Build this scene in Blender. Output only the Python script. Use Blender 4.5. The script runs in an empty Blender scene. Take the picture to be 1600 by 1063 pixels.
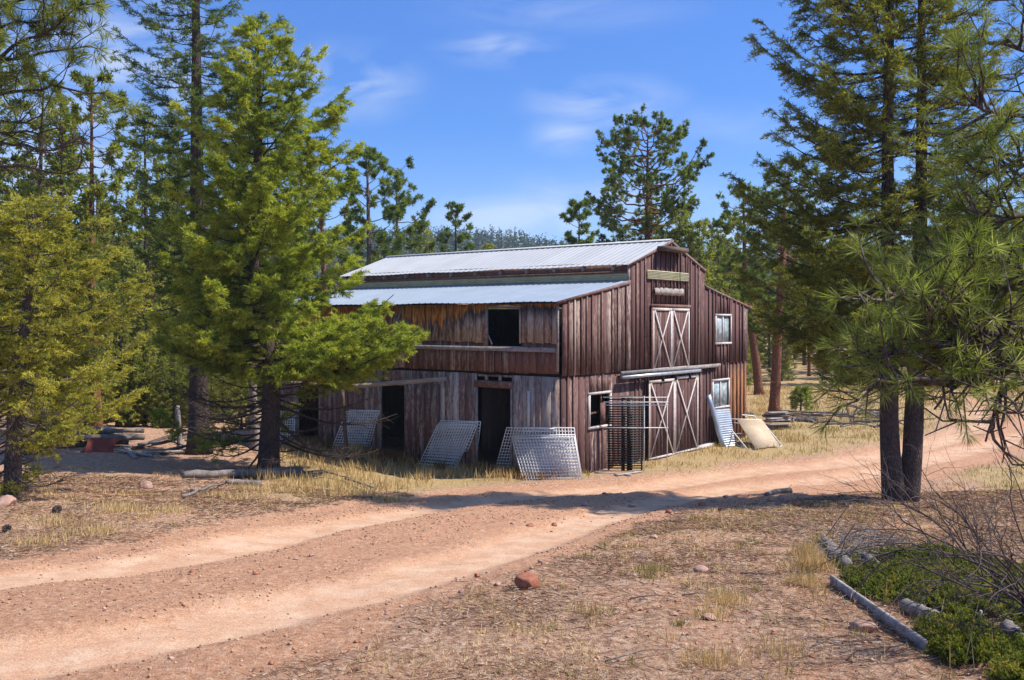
import bpy, math, random
import numpy as np
from mathutils import Vector, Matrix

rng = np.random.default_rng(11)
random.seed(11)
R = math.radians
scene = bpy.context.scene
COL = scene.collection

# ------------------------------------------------------------------ camera
F, CX, CY = 1461.0, 800.0, 531.5          # focal length and centre, in pixels of the 1600 px wide photograph
PITCH = 0.0206
CZ = 4.285                                # eye height above the foot of the barn
cam_d = bpy.data.cameras.new('camera')
cam = bpy.data.objects.new('camera', cam_d)
COL.objects.link(cam)
cam.location = (0, 0, CZ)
cam.rotation_euler = (math.pi / 2 - PITCH, 0, 0)
cam_d.sensor_width = 36.0
cam_d.lens = 36.0 * F / 1600.0
cam_d.clip_end = 6000
scene.camera = cam

# ------------------------------------------------------------------ light
SUN_E = R(53)
sdir = Vector((1.0, -0.045, 0)).normalized() * math.cos(SUN_E)
sdir.z = math.sin(SUN_E)
SUN_ROT = math.atan2(sdir.x, sdir.y)      # clockwise from +Y
world = bpy.data.worlds.new('World')
scene.world = world
world.use_nodes = True
wn, wl = world.node_tree.nodes, world.node_tree.links
wn.clear()
w_out = wn.new('ShaderNodeOutputWorld')
w_bg = wn.new('ShaderNodeBackground')
w_sky = wn.new('ShaderNodeTexSky')
w_sky.sky_type = 'NISHITA'
w_sky.sun_disc = False
w_sky.sun_elevation = SUN_E
w_sky.sun_rotation = SUN_ROT
w_sky.altitude = 2500
w_sky.air_density = 1.0
w_sky.dust_density = 0.4
w_sky.ozone_density = 2.5
w_bg.inputs['Strength'].default_value = 0.15
tc = wn.new('ShaderNodeTexCoord')
# thin cirrus: wisps at fixed bearings of the sky (u to the right, v up, both as tangents), torn by noise
sp0 = wn.new('ShaderNodeSeparateXYZ')
wl.new(tc.outputs['Generated'], sp0.inputs[0])
def wmath(op, a, b=None):
    m = wn.new('ShaderNodeMath'); m.operation = op
    for i, v in enumerate((a, b)):
        if v is None: continue
        if isinstance(v, (int, float)): m.inputs[i].default_value = v
        else: wl.new(v, m.inputs[i])
    return m.outputs[0]
ydir = wmath('MAXIMUM', wmath('ABSOLUTE', sp0.outputs['Y']), .05)
cu = wn.new('ShaderNodeCombineXYZ')
wl.new(wmath('DIVIDE', sp0.outputs['X'], ydir), cu.inputs[0])
wl.new(wmath('DIVIDE', sp0.outputs['Z'], ydir), cu.inputs[1])
mp = wn.new('ShaderNodeMapping')
mp.inputs['Scale'].default_value = (5.0, 15.0, 1.0)
mp.inputs['Rotation'].default_value = (0, 0, R(14))
mp.inputs['Location'].default_value = (3.1, 1.7, 0.4)
wl.new(cu.outputs[0], mp.inputs['Vector'])
n1 = wn.new('ShaderNodeTexNoise')
n1.inputs['Scale'].default_value = 1.5
n1.inputs['Detail'].default_value = 8
n1.inputs['Roughness'].default_value = 0.55
n1.inputs['Distortion'].default_value = 0.7
wl.new(mp.outputs[0], n1.inputs['Vector'])
total = None
for u0, v0, su, sv, amp in ((-.012, .289, .075, .022, .85), (-.175, .253, .085, .045, .75), (.10, .232, .09, .034, .75), (.062, .197, .050, .026, .7),
                            (.02, .108, .15, .035, .75), (.10, .135, .14, .03, .4), (-.44, .27, .16, .12, 1.0), (-.50, .17, .16, .08, .8), (.225, .092, .03, .018, .9),
                            (.32, .10, .12, .05, .55), (.05, .33, .16, .03, .3), (.25, .21, .16, .03, .2), (.48, .07, .10, .05, .8)):
    d = wn.new('ShaderNodeVectorMath'); d.operation = 'SUBTRACT'; d.inputs[1].default_value = (u0, v0, 0); wl.new(cu.outputs[0], d.inputs[0])
    e = wn.new('ShaderNodeVectorMath'); e.operation = 'MULTIPLY'; e.inputs[1].default_value = (1 / su, 1 / sv, 0); wl.new(d.outputs[0], e.inputs[0])
    ln_ = wn.new('ShaderNodeVectorMath'); ln_.operation = 'LENGTH'; wl.new(e.outputs[0], ln_.inputs[0])
    mr = wn.new('ShaderNodeMapRange'); mr.interpolation_type = 'SMOOTHSTEP'
    mr.inputs['From Min'].default_value = 0.0; mr.inputs['From Max'].default_value = 1.25; mr.inputs['To Min'].default_value = amp; mr.inputs['To Max'].default_value = 0.0
    wl.new(ln_.outputs['Value'], mr.inputs['Value'])
    total = mr.outputs[0] if total is None else wmath('MAXIMUM', total, mr.outputs[0])
cr = wn.new('ShaderNodeValToRGB')
cr.color_ramp.elements[0].position = 0.36
cr.color_ramp.elements[0].color = (0, 0, 0, 1)
cr.color_ramp.elements[1].position = 0.72
cr.color_ramp.elements[1].color = (1, 1, 1, 1)
wl.new(n1.outputs['Fac'], cr.inputs['Fac'])
cloud = wmath('MULTIPLY', wmath('MULTIPLY', total, cr.outputs['Color']), .8)
mix = wn.new('ShaderNodeMix')
mix.data_type = 'RGBA'
mix.inputs['B'].default_value = (2.5, 2.65, 2.85, 1)
tint = wn.new('ShaderNodeMix')
tint.data_type = 'RGBA'
tint.blend_type = 'MULTIPLY'
tint.inputs['Factor'].default_value = 1.0
wl.new(cloud, mix.inputs['Factor'])
sep = wn.new('ShaderNodeSeparateXYZ')
wl.new(tc.outputs['Generated'], sep.inputs[0])
grad = wn.new('ShaderNodeValToRGB')
GRAD = [(0.0, (.25, .31, .36)), (.11, (.29, .36, .46)), (.2, (.20, .34, .52)), (.42, (.25, .41, .66)), (.75, (.9, .95, 1.05))]
grad.color_ramp.elements.new(.3)
grad.color_ramp.elements.new(.6)
grad.color_ramp.elements.new(.7)
for k_, (p_, c_) in enumerate(GRAD):
    grad.color_ramp.elements[k_].color = (*c_, 1)
    grad.color_ramp.elements[k_].position = p_
wl.new(sep.outputs['Z'], grad.inputs['Fac'])
wl.new(grad.outputs['Color'], tint.inputs['B'])
wl.new(w_sky.outputs['Color'], tint.inputs['A'])
wl.new(tint.outputs['Result'], mix.inputs['A'])
wl.new(mix.outputs['Result'], w_bg.inputs['Color'])
wl.new(w_bg.outputs['Background'], w_out.inputs['Surface'])

sun_d = bpy.data.lights.new('sun', 'SUN')
sun_d.energy = 3.0
sun_d.angle = R(0.9)
sun_d.color = (1.0, 0.94, 0.84)
sun = bpy.data.objects.new('sun', sun_d)
COL.objects.link(sun)
sun.rotation_euler = sdir.to_track_quat('Z', 'Y').to_euler()

scene.view_settings.view_transform = 'Standard'
scene.view_settings.look = 'None'
scene.view_settings.gamma = 1.0
scene.view_settings.exposure = 1.32
scene.view_settings.use_curve_mapping = False
scene.cycles.max_bounces = 6
scene.cycles.diffuse_bounces = 3
scene.cycles.transmission_bounces = 4
scene.cycles.transparent_max_bounces = 8

# ------------------------------------------------------------------ small helpers
def smooth(a, b, x):
    t = np.clip((x - a) / (b - a), 0, 1)
    return t * t * (3 - 2 * t)

def _hash(ix, iy, s):
    h = (ix * 374761393 + iy * 668265263 + s * 1274126177) & 0xFFFFFFFF
    h = ((h ^ (h >> 13)) * 1274126177) & 0xFFFFFFFF
    return ((h ^ (h >> 16)) & 0xFFFFFF) / float(0xFFFFFF)

def vnoise(x, y, s=0):
    x = np.asarray(x, float); y = np.asarray(y, float)
    ix = np.floor(x).astype(np.int64); iy = np.floor(y).astype(np.int64)
    fx = x - ix; fy = y - iy
    fx = fx * fx * (3 - 2 * fx); fy = fy * fy * (3 - 2 * fy)
    a = _hash(ix, iy, s); b = _hash(ix + 1, iy, s); c = _hash(ix, iy + 1, s); d = _hash(ix + 1, iy + 1, s)
    return (a * (1 - fx) + b * fx) * (1 - fy) + (c * (1 - fx) + d * fx) * fy

def fbm(x, y, s=0, o=4):
    v = 0; a = 0.5; t = 0
    for i in range(o):
        v = v + a * vnoise(np.asarray(x) * 2 ** i, np.asarray(y) * 2 ** i, s + i); t += a; a *= 0.5
    return v / t

def ray(px, py):
    x = (px - CX) / F; u = -(py - CY) / F
    c, s = math.cos(PITCH), math.sin(PITCH)
    return np.array([x, c + u * s, -s + u * c])

def at(px, py, Y):
    """the point at distance Y in front of the viewpoint that photo pixel (px, py) shows"""
    d = ray(px, py)
    return np.array([0, 0, CZ]) + d * (Y / d[1])

# ------------------------------------------------------------------ terrain
_PY = np.array([-40, 0, 6, 9.5, 13, 17, 20, 23, 26, 30, 60, 100, 200, 1600.])
_PZ = np.array([2.1, 2.05, 1.9, 1.60, 1.2, .80, .44, .14, 0, 0, 0.0, 1.0, 3.0, 5.])
_yy = np.linspace(-40, 240, 2801)
_zz = np.interp(_yy, _PY, _PZ)
_k = np.hanning(31); _k /= _k.sum()
_zz = np.convolve(np.pad(_zz, 15, mode='edge'), _k, mode='valid')

def zbase(x, y):
    x = np.asarray(x, float); y = np.asarray(y, float)
    z = np.where(y < 239, np.interp(y, _yy, _zz), np.interp(y, _PY, _PZ))
    bank = 0.055 * np.clip(-x - 3.2, 0, 12) * smooth(11.5, 15, y) * (1 - smooth(28, 40, y))
    z = z + bank
    z = z + (fbm(x * .45, y * .45, 3, 3) - .5) * .16 * smooth(60, 30, y)
    return z

def ground_px(px, py, fn=None, lo=3.0, hi=400.0):
    fn = fn or zbase
    d = ray(px, py); d = d / d[1]
    Y = np.geomspace(lo, hi, 3000)
    z = CZ + d[2] * Y
    g = fn(d[0] * Y, Y)
    idx = np.nonzero(z <= g)[0]
    i = idx[0] if len(idx) else len(Y) - 1
    return np.array([d[0] * Y[i], Y[i], float(g[i])])

def poly_px(pts):
    return np.array([ground_px(a, b)[:2] for a, b in pts])

def inside(poly, x, y):
    r = np.zeros(x.shape, bool); n = len(poly); j = n - 1
    for i in range(n):
        xi, yi = poly[i]; xj, yj = poly[j]
        with np.errstate(divide='ignore', invalid='ignore'):
            c = ((yi > y) != (yj > y)) & (x < (xj - xi) * (y - yi) / (yj - yi + 1e-12) + xi)
        r ^= c; j = i
    return r

def dist_line(pts, x, y, closed=False):
    d = np.full(x.shape, 1e9); n = len(pts)
    for i in range(n if closed else n - 1):
        a = pts[i]; b = pts[(i + 1) % n]; ab = b - a
        t = np.clip(((x - a[0]) * ab[0] + (y - a[1]) * ab[1]) / (ab @ ab + 1e-9), 0, 1)
        d = np.minimum(d, np.hypot(x - a[0] - t * ab[0], y - a[1] - t * ab[1]))
    return d

ROAD = poly_px([(-500, 985), (-150, 905), (0, 872), (200, 845), (400, 806), (600, 776), (750, 759), (900, 753), (1000, 747), (1150, 727), (1300, 711),
                (1400, 694), (1470, 678), (1530, 655), (1520, 640), (1480, 628), (1500, 622), (1560, 634), (1640, 655), (1750, 672), (1750, 702), (1600, 706),
                (1500, 738), (1400, 764), (1300, 775), (1150, 790), (1020, 815), (900, 860), (780, 905), (600, 985), (420, 1060), (-100, 1290), (-900, 1290)])
RUTS = [poly_px(l) for l in (
    [(-300, 945), (0, 895), (150, 880), (300, 857), (450, 829), (600, 802), (750, 779), (900, 766), (1000, 758), (1150, 738), (1300, 722), (1400, 706), (1480, 686), (1540, 660), (1525, 645), (1490, 628)],
    [(-300, 1120), (0, 1020), (200, 985), (400, 948), (600, 902), (750, 862), (850, 830), (950, 798), (1050, 775), (1150, 760), (1300, 745), (1400, 728), (1500, 704), (1600, 680), (1750, 660)])]

def road_mask(x, y):
    d = dist_line(ROAD, x, y, True)
    s = np.where(inside(ROAD, x, y), d, -d)
    s = s + (fbm(x * 1.3, y * 1.3, 21, 4) - .5) * .9
    return smooth(-.28, .28, s)

def rut_mask(x, y):
    r = np.zeros(x.shape)
    for l in RUTS:
        d = dist_line(l, x, y)
        w = .55 + .3 * fbm(x * .7, y * .7, 33, 2)
        r = np.maximum(r, 1 - smooth(w * .45, w * 1.15, d))
    return r

def zg(x, y):
    x = np.atleast_1d(np.asarray(x, float)); y = np.atleast_1d(np.asarray(y, float))
    z = zbase(x, y)
    near = smooth(70, 20, y)
    m = road_mask(x, y); r = rut_mask(x, y)
    z = z - .075 * r * near - .05 * m * near
    z = z + (fbm(x * 2.6, y * 2.6, 50, 3) - .5) * .07 * near * (1 - .55 * r)
    z = z + (fbm(x * 9, y * 9, 60, 3) - .5) * .035 * near * (1 - .7 * r)
    return z

def zg1(x, y): return float(zg(x, y)[0])

def on_ground(px, py):
    p = ground_px(px, py)
    p[2] = zg1(p[0], p[1])
    return p

# ------------------------------------------------------------------ mesh builder
class MB:
    def __init__(s): s.v = []; s.f = []; s.a = []; s.n = 0
    def add(s, v, f, var=None, wear=0.0):
        """v (n,3); f (m,k) array or list of such"""
        v = np.asarray(v, float).reshape(-1, 3)
        fs = f if isinstance(f, list) else [f]
        for q in fs:
            q = np.asarray(q, np.int64)
            if q.ndim == 1: q = q[None]
            s.f.append(q + s.n)
            vv = np.full(len(q), random.random()) if var is None else np.broadcast_to(np.asarray(var, float), (len(q),))
            ww = np.broadcast_to(np.asarray(wear, float), (len(q),))
            s.a.append(np.stack([vv, ww], 1))
        s.v.append(v); s.n += len(v)
    def box(s, o, ax, ay, az, var=None, wear=0.0):
        o, ax, ay, az = [np.asarray(q, float) for q in (o, ax, ay, az)]
        v = [o, o + ax, o + ax + ay, o + ay, o + az, o + ax + az, o + ax + ay + az, o + ay + az]
        s.add(v, np.array([[0, 3, 2, 1], [4, 5, 6, 7], [0, 1, 5, 4], [1, 2, 6, 5], [2, 3, 7, 6], [3, 0, 4, 7]]), var, wear)
    def abox(s, x0, x1, y0, y1, z0, z1, var=None, wear=0.0):
        s.box((x0, y0, z0), (x1 - x0, 0, 0), (0, y1 - y0, 0), (0, 0, z1 - z0), var, wear)
    def bar(s, a, b, w, t, up=(0, 0, 1), var=None, wear=0.0):
        """rectangular bar from a to b, w across 'side', t across 'up-ish'"""
        a = np.asarray(a, float); b = np.asarray(b, float)
        d = b - a; l = np.linalg.norm(d); d = d / l
        up = np.asarray(up, float); sd = np.cross(d, up); sd /= np.linalg.norm(sd) + 1e-9
        uu = np.cross(sd, d)
        s.box(a - sd * w / 2 - uu * t / 2, d * l, sd * w, uu * t, var, wear)
    def tube(s, pts, rad, seg=8, var=None, rough=0.0, cap=True, wear=0.0):
        pts = np.asarray(pts, float); n = len(pts)
        rad = np.broadcast_to(np.asarray(rad, float), (n,))
        t = np.gradient(pts, axis=0); t /= np.linalg.norm(t, axis=1)[:, None] + 1e-9
        ref = np.array([0, 0, 1.]) if abs(t[0][2]) < .9 else np.array([1., 0, 0])
        u = np.cross(t[0], ref); u /= np.linalg.norm(u)
        an = np.linspace(0, 2 * np.pi, seg, endpoint=False)
        rings = []
        ph = rng.uniform(0, 6, 4)
        for i in range(n):
            u = u - t[i] * (u @ t[i]); u /= np.linalg.norm(u) + 1e-9
            w = np.cross(t[i], u)
            rr = rad[i] * (1 + rough * rng.uniform(-1, 1, seg)) if rough else np.full(seg, rad[i])
            rings.append(pts[i] + np.cos(an)[:, None] * u * rr[:, None] + np.sin(an)[:, None] * w * rr[:, None])
        v = np.concatenate(rings)
        i = np.arange(n - 1)[:, None] * seg; j = np.arange(seg)[None]
        q = np.stack([i + j, i + (j + 1) % seg, i + seg + (j + 1) % seg, i + seg + j], -1).reshape(-1, 4)
        fs = [q]
        if cap:
            v = np.concatenate([v, pts[:1], pts[-1:]])
            k = np.arange(seg); b = (n - 1) * seg
            fs.append(np.stack([np.full(seg, n * seg), (k + 1) % seg, k], 1))
            fs.append(np.stack([np.full(seg, n * seg + 1), b + k, b + (k + 1) % seg], 1))
        s.add(v, fs, random.random() if var is None else var, wear)
    def sticks(s, a, b, r0, r1, var=None):
        """many three-sided tapered sticks at once"""
        a = np.asarray(a, float); b = np.asarray(b, float); n = len(a)
        if n == 0: return
        d = b - a; d = d / (np.linalg.norm(d, axis=1)[:, None] + 1e-9)
        ref = np.where(np.abs(d[:, 2:3]) < .9, np.array([[0, 0, 1.]]), np.array([[1., 0, 0]]))
        u = np.cross(d, ref); u /= np.linalg.norm(u, axis=1)[:, None] + 1e-9
        w = np.cross(d, u)
        r0 = np.broadcast_to(np.asarray(r0, float), (n,))[:, None]; r1 = np.broadcast_to(np.asarray(r1, float), (n,))[:, None]
        vs = []
        for c, r in ((a, r0), (b, r1)):
            for k in range(3):
                an = k * 2 * np.pi / 3
                vs.append(c + (np.cos(an) * u + np.sin(an) * w) * r)
        v = np.stack(vs, 1).reshape(-1, 3)
        base = np.arange(n)[:, None, None] * 6
        q = np.array([[0, 1, 4, 3], [1, 2, 5, 4], [2, 0, 3, 5]])[None] + base
        va = np.repeat(rng.uniform(0, 1, n) if var is None else np.broadcast_to(var, (n,)), 3)
        s.add(v, q.reshape(-1, 4), va)
    def blades(s, p, d, ln, w, var):
        """one thin pointed blade per row: root p, direction d (unit), length, width"""
        n = len(p)
        if n == 0: return
        r = rng.normal(size=(n, 3)); sd = np.cross(d, r); sd /= np.linalg.norm(sd, axis=1)[:, None] + 1e-9
        ln = np.broadcast_to(np.asarray(ln, float), (n,))[:, None]; w = np.broadcast_to(np.asarray(w, float), (n,))[:, None]
        v = np.stack([p - sd * w * .35, p + d * ln * .45 + sd * w * .5, p + d * ln, p + d * ln * .45 - sd * w * .5], 1).reshape(-1, 3)
        q = np.arange(n * 4).reshape(n, 4)
        s.add(v, q, var)
    def build(s, name, m, parent=None, shade=False, origin=None):
        me = bpy.data.meshes.new(name)
        v = np.concatenate(s.v) if s.v else np.zeros((0, 3))
        off = np.zeros(3)
        if origin is not None: off = np.asarray(origin, float)
        v = v - off
        me.vertices.add(len(v)); me.vertices.foreach_set('co', v.astype(np.float32).ravel())
        tot = np.concatenate([np.full(len(q), q.shape[1], np.int32) for q in s.f])
        loops = np.concatenate([q.ravel() for q in s.f]).astype(np.int32)
        st = np.concatenate([[0], np.cumsum(tot)[:-1]]).astype(np.int32)
        me.loops.add(len(loops)); me.loops.foreach_set('vertex_index', loops)
        me.polygons.add(len(tot)); me.polygons.foreach_set('loop_start', st); me.polygons.foreach_set('loop_total', tot)
        if shade: me.polygons.foreach_set('use_smooth', np.ones(len(tot), bool))
        a = np.concatenate(s.a).astype(np.float32)
        for k, nm in enumerate(('var', 'wear')):
            at_ = me.attributes.new(nm, 'FLOAT', 'FACE'); at_.data.foreach_set('value', np.ascontiguousarray(a[:, k]))
        me.update(calc_edges=True)
        me.materials.append(m)
        o = bpy.data.objects.new(name, me); COL.objects.link(o)
        if parent is not None: o.parent = parent
        o.location = off
        return o

def tag(o, label=None, cat=None, group=None, kind=None):
    if label: o['label'] = label
    if cat: o['category'] = cat
    if group: o['group'] = group
    if kind: o['kind'] = kind
    return o

def empty(name, loc=(0, 0, 0), rz=0.0):
    o = bpy.data.objects.new(name, None); COL.objects.link(o)
    o.location = tuple(loc); o.rotation_euler = (0, 0, rz); o.empty_display_size = .2
    return o

def copy_tree(o, parent=None):
    c = o.copy(); COL.objects.link(c)
    if parent is not None: c.parent = parent
    for ch in [k for k in COL.objects if k.parent == o]:
        copy_tree(ch, c)
    return c

# ------------------------------------------------------------------ materials
def new_mat(name, rough=.9):
    m = bpy.data.materials.new(name); m.use_nodes = True
    nt = m.node_tree; b = nt.nodes['Principled BSDF']
    b.inputs['Roughness'].default_value = rough
    if 'Specular IOR Level' in b.inputs: b.inputs['Specular IOR Level'].default_value = .25
    return m, nt.nodes, nt.links, b

def N(nodes, t, **kw):
    n = nodes.new(t)
    for k, v in kw.items():
        if k in n.inputs: n.inputs[k].default_value = v
        else: setattr(n, k, v)
    return n

def coord(nodes, links, scale, out='Object'):
    t = nodes.new('ShaderNodeTexCoord'); m = nodes.new('ShaderNodeMapping')
    m.inputs['Scale'].default_value = scale
    links.new(t.outputs[out], m.inputs['Vector'])
    return m.outputs['Vector']

def noise(nodes, links, vec, scale, detail=4, rough=.55, dist=0.0):
    n = N(nodes, 'ShaderNodeTexNoise', Scale=scale, Detail=detail, Roughness=rough, Distortion=dist)
    links.new(vec, n.inputs['Vector']); return n.outputs['Fac']

def ramp(nodes, links, fac, stops):
    r = nodes.new('ShaderNodeValToRGB'); e = r.color_ramp.elements
    while len(e) < len(stops): e.new(.5)
    for q, (p, c) in zip(e, stops):
        q.position = p; q.color = (c[0], c[1], c[2], 1) if hasattr(c, '__len__') else (c, c, c, 1)
    links.new(fac, r.inputs['Fac']); return r.outputs['Color']

def mixc(nodes, links, fac, a, b, mode='MIX'):
    m = nodes.new('ShaderNodeMix'); m.data_type = 'RGBA'; m.blend_type = mode
    for s, v in (('Factor', fac), ('A', a), ('B', b)):
        if isinstance(v, (int, float)): m.inputs[s].default_value = v
        elif isinstance(v, tuple): m.inputs[s].default_value = (*v, 1)
        else: links.new(v, m.inputs[s])
    return m.outputs['Result']

def math_(nodes, links, op, a, b=None, c=None, clamp=False):
    m = nodes.new('ShaderNodeMath'); m.operation = op; m.use_clamp = clamp
    for i, v in enumerate((a, b, c)):
        if v is None: continue
        if isinstance(v, (int, float)): m.inputs[i].default_value = v
        else: links.new(v, m.inputs[i])
    return m.outputs[0]

def attr(nodes, name):
    a = nodes.new('ShaderNodeAttribute'); a.attribute_name = name
    return a.outputs['Fac']

def bump(nodes, links, bsdf, h, strength=.4, dist=.02):
    b = N(nodes, 'ShaderNodeBump', Strength=strength, Distance=dist)
    links.new(h, b.inputs['Height']); links.new(b.outputs['Normal'], bsdf.inputs['Normal'])

def barn_wood(name, paint_a, paint_b, raw_a, raw_b, bias=0.0, grain=(26, 26, 1.6), stain=None):
    m, n, l, b = new_mat(name, .88)
    g = noise(n, l, coord(n, l, grain), 1.6, 6, .6)
    wv = noise(n, l, coord(n, l, (5, 5, .55)), 1.5, 7, .62, .4)
    fl = noise(n, l, coord(n, l, (14, 14, 4.5)), 1.4, 5, .65)
    var = attr(n, 'var'); wear = attr(n, 'wear')
    paint = mixc(n, l, var, paint_a, paint_b)
    raw = mixc(n, l, math_(n, l, 'FRACT', math_(n, l, 'MULTIPLY', var, 7.13)), raw_a, raw_b)
    t = math_(n, l, 'ADD', math_(n, l, 'MULTIPLY', math_(n, l, 'SUBTRACT', wv, .5), 3.2), math_(n, l, 'ADD', wear, bias))
    t = math_(n, l, 'ADD', t, math_(n, l, 'MULTIPLY', math_(n, l, 'SUBTRACT', fl, .5), 2.6), clamp=True)
    c = mixc(n, l, t, paint, raw)
    if stain:
        c = stain(n, l, c)
    gm = ramp(n, l, g, [(.28, .52), (.5, .95), (.72, 1.22)])
    c = mixc(n, l, 1.0, c, gm, 'MULTIPLY')
    kn = N(n, 'ShaderNodeTexVoronoi', Scale=1.0); l.new(coord(n, l, (3.1, 3.1, 1.7)), kn.inputs['Vector'])
    kf = ramp(n, l, kn.outputs['Distance'], [(.035, 1), (.07, 0)])
    c = mixc(n, l, math_(n, l, 'MULTIPLY', kf, .75), c, (.02, .014, .012))
    l.new(c, b.inputs['Base Color'])
    bump(n, l, b, g, .6, .012)
    return m

def plain(name, col, rough=.7, metal=0.0, scale=6, lo=.75, hi=1.2, dirt=None, bmp=.15, stretch=(1, 1, 1)):
    m, n, l, b = new_mat(name, rough)
    f = noise(n, l, coord(n, l, stretch), scale, 6, .6)
    c = mixc(n, l, 1.0, col, ramp(n, l, f, [(.3, lo), (.7, hi)]), 'MULTIPLY')
    if dirt:
        f2 = noise(n, l, coord(n, l, stretch), scale * 2.7, 8, .68)
        c = mixc(n, l, ramp(n, l, f2, [(.52, 0), (.68, 1)]), c, dirt)
    v = attr(n, 'var')
    c = mixc(n, l, 1.0, c, ramp(n, l, v, [(0, .86), (1, 1.12)]), 'MULTIPLY')
    l.new(c, b.inputs['Base Color'])
    b.inputs['Metallic'].default_value = metal
    if bmp: bump(n, l, b, f, bmp, .01)
    return m

def foliage(name, stops, trans=.35, rough=.6, tint=(1.15, 1.2, .6)):
    m = bpy.data.materials.new(name); m.use_nodes = True
    n, l = m.node_tree.nodes, m.node_tree.links; n.clear()
    out = n.new('ShaderNodeOutputMaterial')
    v = attr(n, 'var')
    oi = n.new('ShaderNodeObjectInfo')
    c = ramp(n, l, v, stops)
    c = mixc(n, l, 1.0, c, ramp(n, l, oi.outputs['Random'], [(0, (.82, .84, .9)), (1, (1.14, 1.1, .98))]), 'MULTIPLY')
    p = n.new('ShaderNodeBsdfPrincipled'); p.inputs['Roughness'].default_value = rough
    p.inputs['Specular IOR Level'].default_value = .2
    l.new(c, p.inputs['Base Color'])
    t = n.new('ShaderNodeBsdfTranslucent')
    l.new(mixc(n, l, 1.0, c, tint, 'MULTIPLY'), t.inputs['Color'])
    mx = n.new('ShaderNodeMixShader'); mx.inputs[0].default_value = trans
    l.new(p.outputs[0], mx.inputs[1]); l.new(t.outputs[0], mx.inputs[2]); l.new(mx.outputs[0], out.inputs['Surface'])
    return m

def bark_mat(name, a, b_, crack, sc=1.0):
    m, n, l, b = new_mat(name, .95)
    vo = N(n, 'ShaderNodeTexVoronoi', Scale=1.0, feature='DISTANCE_TO_EDGE'); l.new(coord(n, l, (13 * sc, 13 * sc, 4.5 * sc)), vo.inputs['Vector'])
    f = noise(n, l, coord(n, l, (9 * sc, 9 * sc, 3 * sc)), 2, 7, .65)
    c = mixc(n, l, ramp(n, l, f, [(.35, 0), (.66, 1)]), a, b_)
    c = mixc(n, l, ramp(n, l, vo.outputs['Distance'], [(.0, 1), (.11, 0)]), c, crack)
    l.new(c, b.inputs['Base Color'])
    h = math_(n, l, 'ADD', math_(n, l, 'MULTIPLY', vo.outputs['Distance'], 1.4, clamp=True), math_(n, l, 'MULTIPLY', f, .6))
    bump(n, l, b, h, .9, .04)
    return m

M = {}
def side_stain(n, l, c):
    t = n.new('ShaderNodeTexCoord'); sp = n.new('ShaderNodeSeparateXYZ'); l.new(t.outputs['Object'], sp.inputs[0])
    dr = noise(n, l, coord(n, l, (6, 6, .35)), 1.6, 5, .7)
    reach = math_(n, l, 'MULTIPLY', math_(n, l, 'SUBTRACT', dr, .28), 2.3)
    yv = sp.outputs['Y']
    zone = math_(n, l, 'MULTIPLY', math_(n, l, 'SUBTRACT', yv, 2.3), .5, clamp=True)
    reach = math_(n, l, 'MULTIPLY', reach, math_(n, l, 'ADD', math_(n, l, 'MULTIPLY', zone, .8), .25))
    d = math_(n, l, 'SUBTRACT', math_(n, l, 'ADD', sp.outputs['Z'], reach), 4.78)
    msk = math_(n, l, 'MULTIPLY', d, 9.0, clamp=True)
    f = noise(n, l, coord(n, l, (9, 9, 2)), 2, 4)
    oc = ramp(n, l, f, [(.33, (.22, .06, .015)), (.5, (.60, .21, .035)), (.68, (.75, .42, .14))])
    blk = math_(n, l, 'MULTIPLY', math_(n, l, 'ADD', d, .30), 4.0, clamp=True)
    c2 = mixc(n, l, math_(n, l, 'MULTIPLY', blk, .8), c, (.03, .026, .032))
    return mixc(n, l, msk, c2, oc)
def gable_stain(n, l, c):
    t = n.new('ShaderNodeTexCoord'); sp = n.new('ShaderNodeSeparateXYZ'); l.new(t.outputs['Object'], sp.inputs[0])
    f = noise(n, l, coord(n, l, (4, 4, .8)), 1.6, 5, .7)
    a = math_(n, l, 'MULTIPLY', math_(n, l, 'SUBTRACT', sp.outputs['X'], 10.2), 2.2, clamp=True)
    z = math_(n, l, 'MULTIPLY', math_(n, l, 'SUBTRACT', 2.75, sp.outputs['Z']), 2.0)
    z = math_(n, l, 'ADD', z, math_(n, l, 'MULTIPLY', math_(n, l, 'SUBTRACT', f, .5), 3.0), clamp=True)
    m1 = math_(n, l, 'MULTIPLY', a, z)
    sp2 = ramp(n, l, noise(n, l, coord(n, l, (2.2, 2.2, .8)), 1.3, 6, .7), [(.66, 0), (.76, 1)])
    msk = math_(n, l, 'MAXIMUM', math_(n, l, 'MULTIPLY', m1, .85), math_(n, l, 'MULTIPLY', sp2, .7))
    oc = ramp(n, l, f, [(.35, (.15, .05, .022)), (.6, (.33, .15, .06)), (.8, (.5, .33, .17))])
    return mixc(n, l, msk, c, oc)
M['gable'] = barn_wood('gable_boards', (.074, .036, .034), (.138, .069, .062), (.25, .17, .135), (.42, .335, .285), -.36, stain=gable_stain)
M['side'] = barn_wood('side_boards', (.135, .068, .057), (.21, .108, .092), (.36, .29, .245), (.53, .445, .38), -.05, stain=side_stain)
M['inner'] = barn_wood('shade_dark_boards', (.03, .02, .018), (.045, .03, .025), (.06, .045, .038), (.08, .06, .05), 0)  # near-black colour stands in for the shade inside the barn
M['greywood'] = plain('weathered_wood', (.32, .28, .25), .9, 0, 3, .6, 1.25, (.12, .095, .08), .4, (1, 9, 9))
M['darkwood'] = plain('old_dark_wood', (.13, .095, .075), .92, 0, 3, .55, 1.35, (.05, .04, .035), .5, (1, 9, 9))
M['beam'] = plain('weathered_beam', (.30, .26, .24), .9, 0, 5, .6, 1.25, (.10, .07, .06), .4)
M['redboard'] = plain('faded_red_board', (.17, .085, .07), .9, 0, 6, .6, 1.3, (.3, .25, .22), .3)
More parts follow.
